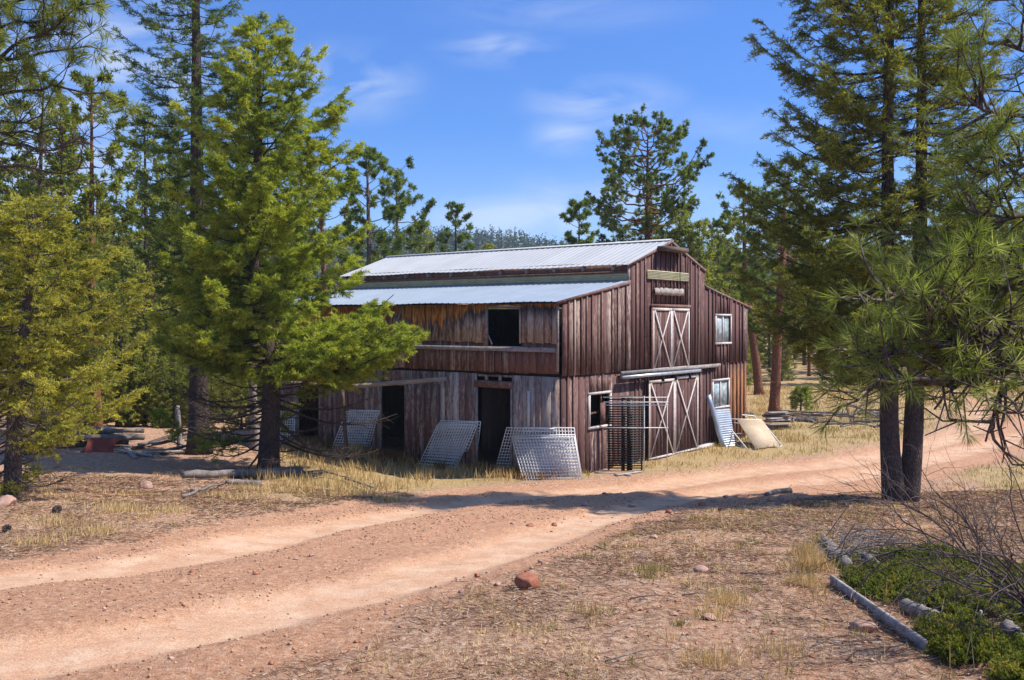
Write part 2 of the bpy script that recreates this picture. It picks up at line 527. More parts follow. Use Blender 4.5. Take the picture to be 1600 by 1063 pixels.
M['trim'] = plain('peeling_white_paint', (.52, .47, .44), .75, 0, 7, .8, 1.12, (.25, .19, .16), .25)
M['roof_top'] = plain('metal_roof_lit_pale', (.40, .40, .40), .75, .0, 1.3, .93, 1.05, None, .03)  # same metal as the lower roof, its lit paleness put into the colour
M['roof_low'] = plain('metal_roof_sky_tinted', (.28, .325, .375), .6, .1, 1.3, .92, 1.06, None, .03)  # sky reflection painted in: blue-grey version of the same roof metal
M['clear'] = plain('yellowed_corrugated_sheet', (.50, .48, .30), .6, 0, 3, .8, 1.15)
M['wire'] = plain('galvanised_wire', (.80, .79, .77), .45, .0, 9, .85, 1.1)  # reflected sky brightness put into the pale base colour
M['galv'] = plain('galvanised_sheet', (.46, .50, .55), .4, .5, 3, .75, 1.15, (.3, .3, .3))
M['bluestrip'] = plain('pale_blue_metal', (.36, .44, .56), .4, .3, 3, .85, 1.1)
M['black'] = plain('black_steel', (.012, .012, .014), .5, .0, 5)
M['whitepipe'] = plain('white_pipe', (.66, .66, .64), .45, 0, 6, .9, 1.08, (.35, .3, .26))
M['ply'] = plain('weathered_plywood', (.46, .36, .25), .85, 0, 2.5, .75, 1.15, (.42, .25, .11), .1)
M['rust'] = plain('rust_red_metal', (.27, .06, .04), .7, .1, 4, .7, 1.2, (.09, .05, .04))
M['deadwood'] = plain('dead_grey_wood', (.20, .172, .155), .92, 0, 8, .5, 1.3, (.11, .09, .08), .4)
M['twig'] = plain('dark_twigs', (.085, .062, .058), .9, 0, 8, .6, 1.4, None, .2)
M['rock'] = plain('pink_granite', (.36, .21, .155), .92, 0, 9, .6, 1.3, (.42, .34, .30), .7)
M['redrock'] = plain('red_sandstone', (.30, .11, .06), .92, 0, 9, .6, 1.3, (.36, .2, .13), .7)
M['gravel'] = plain('gravel', (.33, .17, .11), .92, 0, 20, .6, 1.3)
M['needle_litter'] = plain('fallen_needles', (.26, .15, .085), .9, 0, 3, .6, 1.4)
M['bark_dark'] = bark_mat('dark_bark', (.055, .038, .032), (.125, .09, .078), (.03, .021, .018), 1.9)
M['bark_orange'] = bark_mat('orange_bark', (.16, .062, .032), (.30, .13, .07), (.06, .028, .018), 1.5)
M['bark_grey'] = bark_mat('grey_brown_bark', (.10, .072, .06), (.20, .15, .125), (.05, .037, .03), 1.8)
M['fir'] = foliage('fir_needles', [(0, (0.100, 0.148, 0.022)), (.5, (0.253, 0.309, 0.041)), (1, (0.485, 0.503, 0.074))], 0.48)
M['pine'] = foliage('pine_needles', [(0, (0.063, 0.103, 0.025)), (.5, (0.153, 0.212, 0.041)), (1, (0.284, 0.339, 0.081))], 0.48)
M['twinfir'] = foliage('olive_fir_needles', [(0, (0.085, 0.108, 0.021)), (.5, (0.222, 0.238, 0.039)), (1, (0.442, 0.416, 0.070))], 0.48)
M['nearpine'] = foliage('long_pine_needles', [(0, (0.076, 0.105, 0.025)), (.5, (0.210, 0.254, 0.052)), (.9, (0.352, 0.380, 0.098)), (1, (0.506, 0.506, 0.208))], 0.48, .45)
M['yellow'] = foliage('yellowing_needles', [(0, (0.139, 0.159, 0.025)), (.5, (0.340, 0.330, 0.044)), (1, (0.579, 0.515, 0.088))], 0.48)
M['juniper'] = foliage('juniper_needles', [(0, (0.052, 0.068, 0.014)), (.55, (0.147, 0.170, 0.026)), (.9, (0.275, 0.259, 0.047)), (1, (0.413, 0.259, 0.080))], 0.48)
M['far'] = foliage('forest_needles', [(0, (0.069, 0.104, 0.023)), (.5, (0.181, 0.213, 0.042)), (1, (0.349, 0.352, 0.081))], 0.48)
M['hillfir'] = foliage('hillside_needles', [(0, (0.029, 0.058, 0.035)), (1, (0.072, 0.112, 0.056))], .1)
M['straw'] = foliage('dry_grass_blades', [(0, (.34, .21, .075)), (.55, (.60, .42, .17)), (1, (.74, .58, .31))], .3, .7, (1.05, .95, .75))
M['greengrass'] = foliage('mixed_grass_blades', [(0, (.17, .17, .04)), (.4, (.40, .32, .11)), (1, (.60, .45, .21))], .3, .7, (1.05, 1.0, .7))
M['russet'] = foliage('russet_weeds', [(0, (.20, .085, .03)), (1, (.36, .19, .07))], .25)
def glass_mat():
    m, n, l, b = new_mat('dusty_window_glass', .12)
    f = noise(n, l, coord(n, l, (1, 1, 1)), 5, 5, .6)
    l.new(ramp(n, l, f, [(.3, (.16, .22, .24)), (.55, (.36, .43, .44)), (.75, (.62, .68, .68))]), b.inputs['Base Color'])
    b.inputs['Specular IOR Level'].default_value = .6
    return m
M['glass'] = glass_mat()

def ground_mat():
    m, n, l, b = new_mat('ground_soil', .97)
    o = coord(n, l, (1, 1, 1))
    road = attr(n, 'road'); rut = attr(n, 'rut'); grs = attr(n, 'grassy')
    big = noise(n, l, o, .35, 4, .6); mid = noise(n, l, o, 2.2, 6, .62); fine = noise(n, l, o, 14, 8, .7); vfine = noise(n, l, o, 60, 6, .7)
    vo = N(n, 'ShaderNodeTexVoronoi', Scale=26.0, Randomness=1.0); l.new(o, vo.inputs['Vector'])
    soil = ramp(n, l, fine, [(.30, (.25, .115, .065)), (.43, (.42, .21, .115)), (.56, (.50, .28, .165)), (.70, (.61, .41, .28))])
    dust = ramp(n, l, mid, [(.32, (.42, .25, .148)), (.5, (.49, .31, .195)), (.68, (.54, .36, .24))])
    litter = ramp(n, l, fine, [(.29, (.08, .04, .025)), (.40, (.24, .125, .075)), (.51, (.40, .24, .15)), (.61, (.52, .36, .25)), (.74, (.64, .5, .37))])
    straw = ramp(n, l, fine, [(.3, (.27, .17, .08)), (.55, (.42, .30, .14)), (.75, (.52, .41, .22))])
    c = mixc(n, l, math_(n, l, 'MULTIPLY', ramp(n, l, mid, [(.42, 0), (.6, 1)]), ramp(n, l, big, [(.4, .15), (.6, 1.)])), litter, soil)
    c = mixc(n, l, grs, c, straw)
    rd = mixc(n, l, math_(n, l, 'MULTIPLY', rut, ramp(n, l, mid, [(.3, .25), (.6, 1.)])), soil, dust)
    c = mixc(n, l, road, c, rd)
    # scattered pale chips and dark crumbs
    chip = ramp(n, l, vo.outputs['Distance'], [(.10, 1), (.2, 0)])
    sc = n.new('ShaderNodeSeparateColor'); l.new(vo.outputs['Color'], sc.inputs[0])
    pale = math_(n, l, 'MULTIPLY', chip, math_(n, l, 'GREATER_THAN', sc.outputs[0], .68))
    dark = math_(n, l, 'MULTIPLY', chip, math_(n, l, 'LESS_THAN', sc.outputs[0], .2))
    keep = math_(n, l, 'SUBTRACT', 1.0, math_(n, l, 'MULTIPLY', rut, math_(n, l, 'MULTIPLY', road, .8)))
    c = mixc(n, l, math_(n, l, 'MULTIPLY', pale, math_(n, l, 'MULTIPLY', keep, .8)), c, (.56, .41, .32))
    c = mixc(n, l, math_(n, l, 'MULTIPLY', dark, math_(n, l, 'MULTIPLY', keep, .7)), c, (.10, .05, .035))
    c = mixc(n, l, 1.0, c, ramp(n, l, vfine, [(.32, .55), (.52, 1.0), (.7, 1.35)]), 'MULTIPLY')
    l.new(c, b.inputs['Base Color'])
    h = math_(n, l, 'ADD', math_(n, l, 'MULTIPLY', fine, .7), math_(n, l, 'MULTIPLY', vfine, .3))
    h = math_(n, l, 'MULTIPLY', h, math_(n, l, 'SUBTRACT', 1.15, math_(n, l, 'MULTIPLY', rut, .8)))
    bump(n, l, b, h, 1.0, .06)
    return m
M['ground'] = ground_mat()

# ------------------------------------------------------------------ ground and road (one sheet, split by surface)
GRASSY = [poly_px(p) for p in (
    [(400, 770), (430, 700), (600, 690), (760, 715), (920, 740), (900, 753), (750, 757), (600, 772), (480, 785)],
    [(1000, 745), (960, 728), (1100, 690), (1240, 655), (1400, 640), (1480, 640), (1460, 675), (1300, 708), (1150, 722)],
    [(1150, 660), (1170, 605), (1500, 600), (1480, 640), (1250, 650)],
    [(1490, 740), (1600, 715), (1750, 715), (1750, 790), (1540, 760)])]
def grassy(x, y):
    g = np.zeros(x.shape)
    for p in GRASSY:
        d = dist_line(p, x, y, True); s = np.where(inside(p, x, y), d, -d)
        g = np.maximum(g, smooth(-.6, .8, s + (fbm(x * .9, y * .9, 77, 3) - .5) * 1.6))
    far = smooth(36, 50, y)
    return np.maximum(g, far * .75) * (1 - road_mask(x, y) * .9)

def build_ground():
    an = np.concatenate([np.linspace(-46, 46, 460), np.linspace(46, 314, 80)[1:-1]])
    an = np.radians(an); na = len(an)
    rr = np.concatenate([[.4, .9, 1.5, 2.2], np.geomspace(2.9, 70, 400), np.geomspace(72, 780, 40)])
    nr = len(rr)
    A, RR = np.meshgrid(an, rr)
    x = (np.sin(A) * RR).ravel(); y = (np.cos(A) * RR).ravel()
    z = zg(x, y)
    i = np.arange(nr - 1)[:, None] * na; j = np.arange(na)[None]
    q = np.stack([i + j, i + na + j, i + na + (j + 1) % na, i + (j + 1) % na], -1).reshape(-1, 4)[:, ::-1]
    V = np.stack([x, y, z], 1)
    V = np.concatenate([V, [[0, 0, zg1(0, 0)]]])
    rd = np.append(road_mask(x, y), 0); ru = np.append(rut_mask(x, y), 0); gr = np.append(grassy(x, y), 0)
    fm = rd[q].mean(1) > .5
    for name, sel in (('ground', ~fm), ('dirt_road', fm)):
        Q = q[sel]
        used = np.unique(Q); rem = np.full(len(V), -1); rem[used] = np.arange(len(used))
        mb = MB(); mb.add(V[used], rem[Q], 0.5)
        if name == 'ground':
            tri = np.stack([np.full(na, len(V) - 1), (np.arange(na) + 1) % na, np.arange(na)], 1)
            mb.add(V[np.concatenate([np.arange(na), [len(V) - 1]])], np.stack([np.full(na, na), np.arange(na), (np.arange(na) + 1) % na], 1)[:, ::-1], .5)
            used2 = np.concatenate([used, np.arange(na), [len(V) - 1]])
        else: used2 = used
        o = mb.build(name, M['ground'], shade=True)
        for nm, arr in (('road', rd), ('rut', ru), ('grassy', gr)):
            a = o.data.attributes.new(nm, 'FLOAT', 'POINT'); a.data.foreach_set('value', arr[used2].astype(np.float32))
        tag(o, kind='structure')
build_ground()
# ------------------------------------------------------------------ barn
BX, BY, BYAW = 1.314, 25.07, .6623
gd = np.array([math.sin(BYAW), math.cos(BYAW)]); ld = np.array([-math.cos(BYAW), math.sin(BYAW)])
W, MW, HE, HP, HM, HS, HMID, BL = 11.914, 2.422, 4.808, 6.812, 5.992, 5.453, 2.814, 12.45

def hit(px, py, n2, c):
    d = ray(px, py); o = np.array([0, 0, CZ])
    t = (c - n2 @ o[:2]) / (n2 @ d[:2]); return o + d * t
def uvz(p):
    q = np.asarray(p)[:2] - np.array([BX, BY]); return np.array([q @ gd, q @ ld, p[2]])
def G(px, py, off=0.0):
    p = uvz(hit(px, py, ld, ld @ np.array([BX, BY]) - off)); return p[0], p[2]
def S(px, py, off=0.0):
    p = uvz(hit(px, py, gd, gd @ np.array([BX, BY]) - off)); return p[1], p[2]
def Wd(u, v, z):
    q = np.array([BX, BY]) + gd * u + ld * v; return np.array([q[0], q[1], z])

barn = empty('barn', (BX, BY, 0), math.pi / 2 - BYAW)
tag(barn, 'weathered dark red board barn with a raised metal monitor roof', 'barn')

def cut(z0, z1, holes):
    segs = [(z0, z1)]
    for a, b in holes:
        out = []
        for s, e in segs:
            if b <= s or a >= e: out.append((s, e)); continue
            if a > s: out.append((s, a))
            if b < e: out.append((b, e))
        segs = out
    return [q for q in segs if q[1] - q[0] > .03]

def planks(mb, axis, s0, s1, zlo, zhi, holes=(), width=.26, thick=.025, proud=0.0, batten=.05, wear=(0, .4), gap=.006, bat_thick=.02, jit=.25, bat_keep=1.0, ragged=0.0):
    """vertical boards on the gable (axis 'u', outer face at v=-proud) or the side (axis 'v', outer face at u=-proud)"""
    cuts = [s0]
    s = s0
    while s < s1 - width * .6:
        s += width * random.uniform(1 - jit, 1 + jit); cuts.append(min(s, s1))
    cuts[-1] = s1
    for a, b, _, _ in holes:
        for e in (a, b):
            if s0 < e < s1:
                k = min(range(len(cuts)), key=lambda i: abs(cuts[i] - e)) if min(abs(c - e) for c in cuts[1:-1] or [1e9]) < width * .35 else None
                if k not in (None, 0, len(cuts) - 1): cuts[k] = e
                else: cuts.append(e)
    cuts = sorted(set(cuts))
    def slab(a, b, f0, f1, t, out, var, wr):
        wr = wr + (.45 if random.random() < .09 else 0)
        def top(q): return zhi(q) if callable(zhi) else zhi
        hs = [(h[2], h[3]) for h in holes if (a + b) / 2 > h[0] and (a + b) / 2 < h[1]]
        lo = zlo(a) if callable(zlo) else zlo
        lo -= random.uniform(0, ragged)
        for z0, z1 in cut(lo, 99, hs):
            za, zb = (min(z1, top(a)), min(z1, top(b)))
            if min(za, zb) <= z0 + .02: continue
            if axis == 'u':
                P = lambda s_, o_, z_: (s_, -o_, z_)
            else:
                P = lambda s_, o_, z_: (-o_, s_, z_)
            v = [P(a, out - t, z0), P(b, out - t, z0), P(b, out, z0), P(a, out, z0), P(a, out - t, za), P(b, out - t, zb), P(b, out, zb), P(a, out, za)]
            mb.add(v, np.array([[0, 3, 2, 1], [4, 5, 6, 7], [0, 1, 5, 4], [1, 2, 6, 5], [2, 3, 7, 6], [3, 0, 4, 7]]), var, wr)
    for a, b in zip(cuts[:-1], cuts[1:]):
        if b - a < .02: continue
        slab(a + gap / 2, b - gap / 2, 0, 0, thick, proud + random.uniform(-.004, .004), random.random(), random.uniform(*wear))
    if batten:
        for c in cuts[1:-1]:
            if random.random() > bat_keep: continue
            w = batten * random.uniform(.8, 1.2)
            slab(c - w / 2, c + w / 2, 0, 0, bat_thick, proud + .006 + bat_thick, random.random(), random.uniform(wear[0] - .1, wear[1] + .45 * (random.random() < .25)))

UA, UB = W / 2 - MW, W / 2 + MW
def gable_top(u):
    if UA <= u <= UB: return HP - abs(u - W / 2) * (HP - HM) / MW - .02
    return HE + (HS - HE) * (u / UA if u < UA else (W - u) / UA) - .02

# --- openings
def grect(x0, x1, y0, y1, off=0.0):
    ya = (y0 + y1) / 2; xa = (x0 + x1) / 2
    return (G(x0, ya, off)[0], G(x1, ya, off)[0], G(xa, y1, off)[1], G(xa, y0, off)[1])
def srect(x0, x1, y0, y1, off=0.0):
    ya = (y0 + y1) / 2; xa = (x0 + x1) / 2
    return (S(x1, ya, off)[0], S(x0, ya, off)[0], S(xa, y1, off)[1], S(xa, y0, off)[1])
g_win = grect(920, 951, 616, 665)             # open square window
g_wu = grect(1116, 1138, 494, 535)            # upper glazed window
g_wl = grect(1112, 1136, 595, 635)            # lower glazed window
g_loft = grect(1015, 1072, 481, 577)
g_dl = (G(1006, 650)[0], G(1046, 650)[0]); g_dr = (G(1046.6, 650)[0], G(1083, 650)[0])
g_dtop = G(1046, 592)[1]
s_loft = srect(764, 815, 481, 541)
s_door = srect(748, 800, 606, 730); s_door = (s_door[0], s_door[1], -.5, s_door[3])
s_gap = srect(747, 800, 589, 597)
s_door2 = srect(597, 634, 602, 700); s_door2 = (s_door2[0], s_door2[1], -.5, s_door2[3])
s_door3 = srect(467, 498, 606, 690); s_door3 = (s_door3[0], s_door3[1], -.5, s_door3[3])

# --- gable wall, upper boards lap over the lower ones
mb = MB()
planks(mb, 'u', 0.0, UA, lambda u: HMID - .02, gable_top, [], .27, .03, .055, .055, (.2, .95), jit=.3, gap=.016, bat_thick=.03, bat_keep=.8)
planks(mb, 'u', UA + .004, UB - .004, lambda u: HMID - .02, gable_top, [g_loft], .29, .03, .060, .06, (-.3, .4), jit=.25, gap=.014, bat_thick=.03)
planks(mb, 'u', UB, W, lambda u: HMID - .02, gable_top, [g_wu], .30, .03, .055, .06, (-.35, .12), jit=.15, gap=.012, bat_thick=.035)
planks(mb, 'u', 0.0, UA, -.5, HMID, [g_win], .27, .03, .012, .05, (.0, .7), bat_keep=.5, gap=.016, bat_thick=.026)
planks(mb, 'u', UA, UB, -.5, HMID, [g_win, (g_dl[0] + .05, g_dr[1] - .05, -.6, g_dtop - .06)], .3, .03, .012, .06, (-.15, .4), gap=.012, bat_thick=.03)
planks(mb, 'u', UB, W, -.5, HMID, [g_wl], .30, .03, .014, .06, (-.2, .2), jit=.15, gap=.012, bat_thick=.035)
gw = mb.build('gable_wall', M['gable'], barn)
# back gable, far walls, and inner boards coloured dark for the shade inside
mb = MB()
mb2 = MB()
planks(mb, 'u', 0.0, W, -.5, lambda u: gable_top(u), [], .3, .03, -BL, 0, (0, .4), gap=-.004)
mb.build('back_wall', M['gable'], barn)
mb = MB()
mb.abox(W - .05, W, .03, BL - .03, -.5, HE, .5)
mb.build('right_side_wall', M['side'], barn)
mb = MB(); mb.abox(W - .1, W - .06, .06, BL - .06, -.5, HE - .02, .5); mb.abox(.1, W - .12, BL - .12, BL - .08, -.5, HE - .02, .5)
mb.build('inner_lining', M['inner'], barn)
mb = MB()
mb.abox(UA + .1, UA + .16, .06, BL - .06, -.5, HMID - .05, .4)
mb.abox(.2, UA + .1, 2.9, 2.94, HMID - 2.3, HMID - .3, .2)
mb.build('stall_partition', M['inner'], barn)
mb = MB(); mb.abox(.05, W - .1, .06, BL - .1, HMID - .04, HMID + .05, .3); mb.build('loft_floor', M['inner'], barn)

# --- long side
mb = MB()
zl = S(840, 545)[1]           # ledger
zt = S(840, 535)[1]
planks(mb, 'v', .06, BL, zt, lambda v: HE - .05, [s_loft], .27, .028, .052, .05, (.45, 1.1), bat_keep=.75, ragged=.05)
planks(mb, 'v', .06, BL, HMID + .04, lambda v: zt + .02, [s_loft], .25, .028, .022, .045, (-.35, .45), bat_keep=.45, ragged=.03)
mb.build('upper_side_wall', M['side'], barn)
mb = MB()
v802 = S(802, 660)[0]; v686 = S(686, 650)[0]; v745 = S(746, 650)[0]; v634 = S(634, 650)[0]
planks(mb, 'v', .03, v802, -.5, HMID - .05, [], .27, .03, .03, .0, (.2, 1.0), gap=.01, ragged=.02)
planks(mb, 'v', v802, v745, -.5, HMID - .06, [s_door, s_gap], .25, .03, .004, .0, (.0, .8), gap=.008)
planks(mb, 'v', v745, v686, -.5, HMID - .04, [], .26, .03, .035, 0, (.0, .9), gap=.01)
planks(mb, 'v', v686, BL, -.5, HMID - .05, [s_door2, s_door3], .24, .03, .012, .04, (-.2, .6), bat_keep=.3)
mb.build('lower_side_wall', M['side'], barn)
# ledger, headers, jambs, corner boards
mb = MB()
mb.abox(-.11, -.055, .12, BL - .2, zl - .09, zl + .035, .5)
mb.build('ledger_board', M['beam'], barn)
mb = MB(); h = srect(746, 801, 597, 606)
mb.abox(-.075, -.005, h[0] - .04, h[1] + .06, h[2], h[3] + .03, .4)
mb.build('door_header', M['redboard'], barn)
mb = MB()
for v_, w_ in ((s_door[1] + .03, .07), (s_door[0] - .02, .05)):
    mb.abox(-.07, -.036, v_ - w_ / 2, v_ + w_ / 2, -.4, s_door[3], .5)
for v_ in (s_gap[0] + (s_gap[1] - s_gap[0]) * .35, s_gap[0] + (s_gap[1] - s_gap[0]) * .75):
    mb.abox(-.02, .05, v_ - .04, v_ + .04, s_gap[2] - .03, s_gap[3] + .05, .5)
mb.build('door_jamb', M['beam'], barn)
for d_, w_ in ((s_door2, .09), (s_door3, .09)):
    mb = MB(); mb.abox(-.06, -.018, d_[1] + .0, d_[1] + w_, -.4, d_[3] + .05, .5)
    mb.build('door_post', M['beam'], barn)
# maroon sliding door beside the second opening
mb = MB(); sd0, sd1 = S(686, 650, .1)[0], S(634, 650, .1)[0]
planks(mb, 'v', sd0, sd1, .0, S(660, 599, .1)[1], [], .34, .03, .11, 0, (-.25, .3), gap=.008)
mb.build('side_sliding_door', M['side'], barn)
mb = MB()
mb.abox(-.075, -.052, .03, .10, HMID + .1, HE - .1, .9); mb.build('corner_board', M['beam'], barn)
mb = MB()
a = S(826, 605, .06)[0]; mb.abox(-.075, -.04, a - .04, a + .04, .9, 2.35, .95); mb.build('door_batten', M['trim'], barn)
for x0, y0, x1, y1 in ((627, 480, 616, 525), (681, 505, 676, 530)):
    p0 = S(x0, y0, .08); p1 = S(x1, y1, .08); mb = MB(); mb.bar((-.085, p0[0], p0[1]), (-.085, p1[0], p1[1]), .06, .02, (1, 0, 0))
    mb.build('loose_batten', M['beam'], barn)
# loft opening: trim and a broken stick
mb = MB()
mb.abox(-.085, -.02, s_loft[0] - .03, s_loft[1] + .05, s_loft[3] - .0, s_loft[3] + .06, .6)
mb.abox(-.085, -.02, s_loft[1], s_loft[1] + .07, s_loft[2], s_loft[3], .4)
mb.abox(-.09, -.02, s_loft[0] - .05, s_loft[1] + .05, s_loft[2] - .06, s_loft[2], .9)
p0 = S(763, 524, .1); p1 = S(769, 537, .1); mb.bar((-.1, p0[0], p0[1]), (-.1, p1[0], p1[1] - .03), .04, .02, (1, 0, 0))
mb.build('loft_opening_frame', M['beam'], barn)

# --- monitor walls (corrugated), rafter tails, beams
mb = MB()
nz = 5; z0, z1 = HS - .1, HM - .28
for k in range(nz):
    a = z0 + (z1 - z0) * k / nz; b = z0 + (z1 - z0) * (k + 1) / nz; c = (a + b) / 2
    v = [(UA + .02, .02, a), (UA + .02, BL, a), (UA - .02, BL, c), (UA - .02, .02, c), (UA + .02, BL, b), (UA + .02, .02, b)]
    mb.add(v, np.array([[0, 1, 2, 3], [3, 2, 4, 5]]), .5)
mb.build('monitor_siding', M['clear'], barn)
mb = MB()
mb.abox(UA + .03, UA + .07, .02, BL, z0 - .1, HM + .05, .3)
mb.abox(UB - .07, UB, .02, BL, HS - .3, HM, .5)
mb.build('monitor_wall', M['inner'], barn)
mb = MB(); mb.abox(UA - .05, UA + .02, .02, BL, z1, z1 + .06, .6); mb.build('monitor_plate', M['redboard'], barn)

def slope_roof(name, m, ua, za, ub, zb, v0, v1, rib=.23, lift=.0, t=.012, bow=.0):
    """corrugated sheet from the low edge (ua, za) up to (ub, zb), ribs running up the slope"""
    mb = MB(); n = int((v1 - v0) / rib)
    prof = []
    for i in range(n):
        s = v0 + i * rib
        prof += [(s, 0), (s + rib * .70, 0), (s + rib * .78, .012), (s + rib * .92, .012)]
    prof.append((v0 + n * rib, 0))
    prof = np.array(prof); k = len(prof)
    low = np.stack([np.full(k, ua), prof[:, 0], za + lift + prof[:, 1] + .012 * np.sin(prof[:, 0] * 1.7)], 1)
    midp = np.stack([np.full(k, (ua + ub) / 2), prof[:, 0], (za + zb) / 2 + lift + prof[:, 1] + bow], 1)
    up = np.stack([np.full(k, ub), prof[:, 0], zb + lift + prof[:, 1]], 1)
    V = np.concatenate([low, midp, up]); i = np.arange(k - 1)
    q = np.concatenate([np.stack([i, i + 1, i + k + 1, i + k], 1), np.stack([i + k, i + k + 1, i + 2 * k + 1, i + 2 * k], 1)])
    va = np.repeat([random.random() for _ in range(n)], 4)[:k - 1]; va = np.repeat(np.array([random.random() for _ in range(k // 16 + 2)]), 16)[:k - 1]
    va = np.concatenate([va, va]) * .3 + .35
    mb.add(V, q, va); V2 = V.copy(); V2[:, 2] -= t
    mb.add(V2, q[:, ::-1], va)
    e = np.concatenate([V[:k], V2[:k]]); mb.add(e, np.stack([i, i + k, i + k + 1, i + 1], 1), .4)
    for idx in (0, k - 1):
        e = np.array([V[idx], V[k + idx], V[2 * k + idx], V2[idx], V2[k + idx], V2[2 * k + idx]])
        mb.add(e, np.array([[0, 1, 4, 3], [1, 2, 5, 4]]), .4)
    return mb.build(name, m, barn)
sl = (HP - HM) / MW; ss = (HS - HE) / UA
V0, V1 = -.10, 12.66
OHM = .55
slope_roof('upper_roof', M['roof_top'], UA - .22, HM - .22 * sl, W / 2, HP, V0, V1, .23, .03)
slope_roof('upper_roof', M['roof_top'], UB + .05, HM - .05 * sl, W / 2, HP, V0, V1, .23, .03)
slope_roof('lower_roof', M['roof_low'], -.28, HE - .28 * ss, UA - .03, HS, V0 + .02, V1 - .1, .23, .035)
slope_roof('lower_roof', M['roof_low'], W + .06, HE - .06 * ss, UB + .03, HS, V0 + .02, V1 - .1, .23, .035)
mb = MB()
mb.box((W / 2 - .16, V0, HP + .0), (.16, 0, .055), (0, V1 - V0, 0), (0, 0, .02), .6)
mb.box((W / 2, V0, HP + .055), (.16, 0, -.055), (0, V1 - V0, 0), (0, 0, .02), .6)
mb.build('ridge_cap', M['roof_top'], barn)
# rafters tails under both eaves
v = .45
while v < BL:
    mb = MB(); mb.box((UA - .2, v, HM - .2 * sl - .14), (.3, 0, .3 * sl), (0, .05, 0), (0, 0, .13))
    mb.build('rafter_tail', M['beam'], barn)
    v += 1.08
mb = MB(); mb.abox(UA + .0, UA + .028, .03, BL, z1 + .06, HM - .02, .5); mb.build('eave_board', M['redboard'], barn)
mb = MB()
mb.abox(UA - .12, UA - .02, -.045, .0, HS - .05, HM + .0, .8); mb.build('monitor_corner_board', M['beam'], barn)
mb = MB()
mb.bar((-.28, -.075, HE - .28 * ss), (UA - .06, -.075, HS - .025), .05, .08, (0, 0, 1), .3)
mb.bar((W + .28, -.075, HE - .28 * ss), (UB + .06, -.075, HS - .025), .05, .06, (0, 0, 1), .9)
mb.bar((UA - .22, -.085, HM - .22 * sl - .02), (W / 2, -.085, HP - .03), .04, .08, (0, 0, 1), .3)
mb.bar((UB + .05, -.085, HM - .05 * sl - .02), (W / 2, -.085, HP - .03), .04, .08, (0, 0, 1), .3)
mb.build('gable_trim', M['redboard'], barn)
# hay beam, light strip, hanging board, hoist cable
p = G(1042, 390, .3)
mb = MB(); mb.abox(G(1036, 390, .3)[0], G(1071, 390, .3)[0], -.42, -.10, G(1050, 393, .3)[1], G(1050, 386, .3)[1], .3)
mb.build('hay_beam', M['darkwood'], barn)
r_ = grect(1010.5, 1075, 424.5, 438, .1)
mb = MB(); k = 6
for i in range(k):
    za = r_[2] + (r_[3] - r_[2]) * i / k; zb = r_[2] + (r_[3] - r_[2]) * (i + 1) / k; zc = (za + zb) / 2
    mb.add([(r_[0], -.10, za), (r_[1], -.10, za), (r_[1], -.145, zc), (r_[0], -.145, zc), (r_[1], -.10, zb), (r_[0], -.10, zb)], np.array([[0, 1, 2, 3], [3, 2, 4, 5]]), .9)
mb.build('translucent_strip', M['clear'], barn)
r_ = grect(1023, 1068, 451, 461.5, .15)
n = 22; us = np.linspace(r_[0], r_[1], n)
top = r_[3] + rng.uniform(-.03, .02, n); bot = r_[2] + rng.uniform(-.02, .03, n)
V = np.concatenate([np.stack([us, np.full(n, -.17), bot], 1), np.stack([us, np.full(n, -.17), top], 1), np.stack([us, np.full(n, -.11), bot], 1), np.stack([us, np.full(n, -.11), top], 1)])
i = np.arange(n - 1)
mb = MB(); mb.add(V, np.concatenate([np.stack([i, i + 1, i + n + 1, i + n], 1), np.stack([i + n, i + n + 1, i + 3 * n + 1, i + 3 * n], 1), np.stack([i, i + 2 * n, i + 2 * n + 1, i + 1], 1)]), .95)
mb.build('live_edge_board', M['beam'], barn)
mb = MB(); p0 = G(1062, 391, .25); p1 = G(1062, 452, .16)
mb.tube([(p0[0], -.25, p0[1]), (p1[0], -.18, p1[1])], .012, 5, .2); mb.build('hoist_cable', M['black'], barn)

# --- doors on the gable with white frames and crosses
def xdoor(name, u0, u1, z0, z1, out, brace_x=True, wear=(-.1, .25), fw=.085, mid=True, sides=(1, 1), bottom=True):
    mb = MB(); planks(mb, 'u', u0, u1, z0, z1, [], .24, .025, out, 0, wear, gap=.006)
    d = mb.build(name, M['gable'], barn)
    o = out + .003
    mb = MB()
    mb.abox(u0, u1, -o - .025, -o, z1 - fw, z1, .7)
    if bottom: mb.abox(u0, u1, -o - .025, -o, z0, z0 + fw * .8, .4)
    if sides[0]: mb.abox(u0, u0 + fw * .8, -o - .0255, -o, z0 + fw * .8, z1 - fw, .6)
    if sides[1]: mb.abox(u1 - fw * .8, u1, -o - .0255, -o, z0 + fw * .8, z1 - fw, .8)
    mb.build('door_frame', M['trim'], d)
    a, b = u0 + fw * .8, u1 - fw * .8; c, e = z0 + fw * .8, z1 - fw
    mb = MB()
    mb.bar((a + .03, -o - .010, c), (b - .03, -o - .010, e), fw * .7, .018, (0, 1, 0), .5)
    mb.bar((a + .03, -o - .030, e), (b - .03, -o - .030, c), fw * .7, .018, (0, 1, 0), .7)
    mb.build('cross_brace', M['trim'], d)
    return d
lm = (G(1043.5, 530)[0] + G(1045.5, 530)[0]) / 2
xdoor('loft_door', g_loft[0], lm - .01, g_loft[2], g_loft[3] - .02, .10)
xdoor('loft_door', lm + .01, g_loft[1], g_loft[2], g_loft[3] - .02, .10)
mb = MB(); mb.abox(g_loft[0] - .1, g_loft[1] + .1, -.135, -.092, g_loft[3], g_loft[3] + .10, .2)
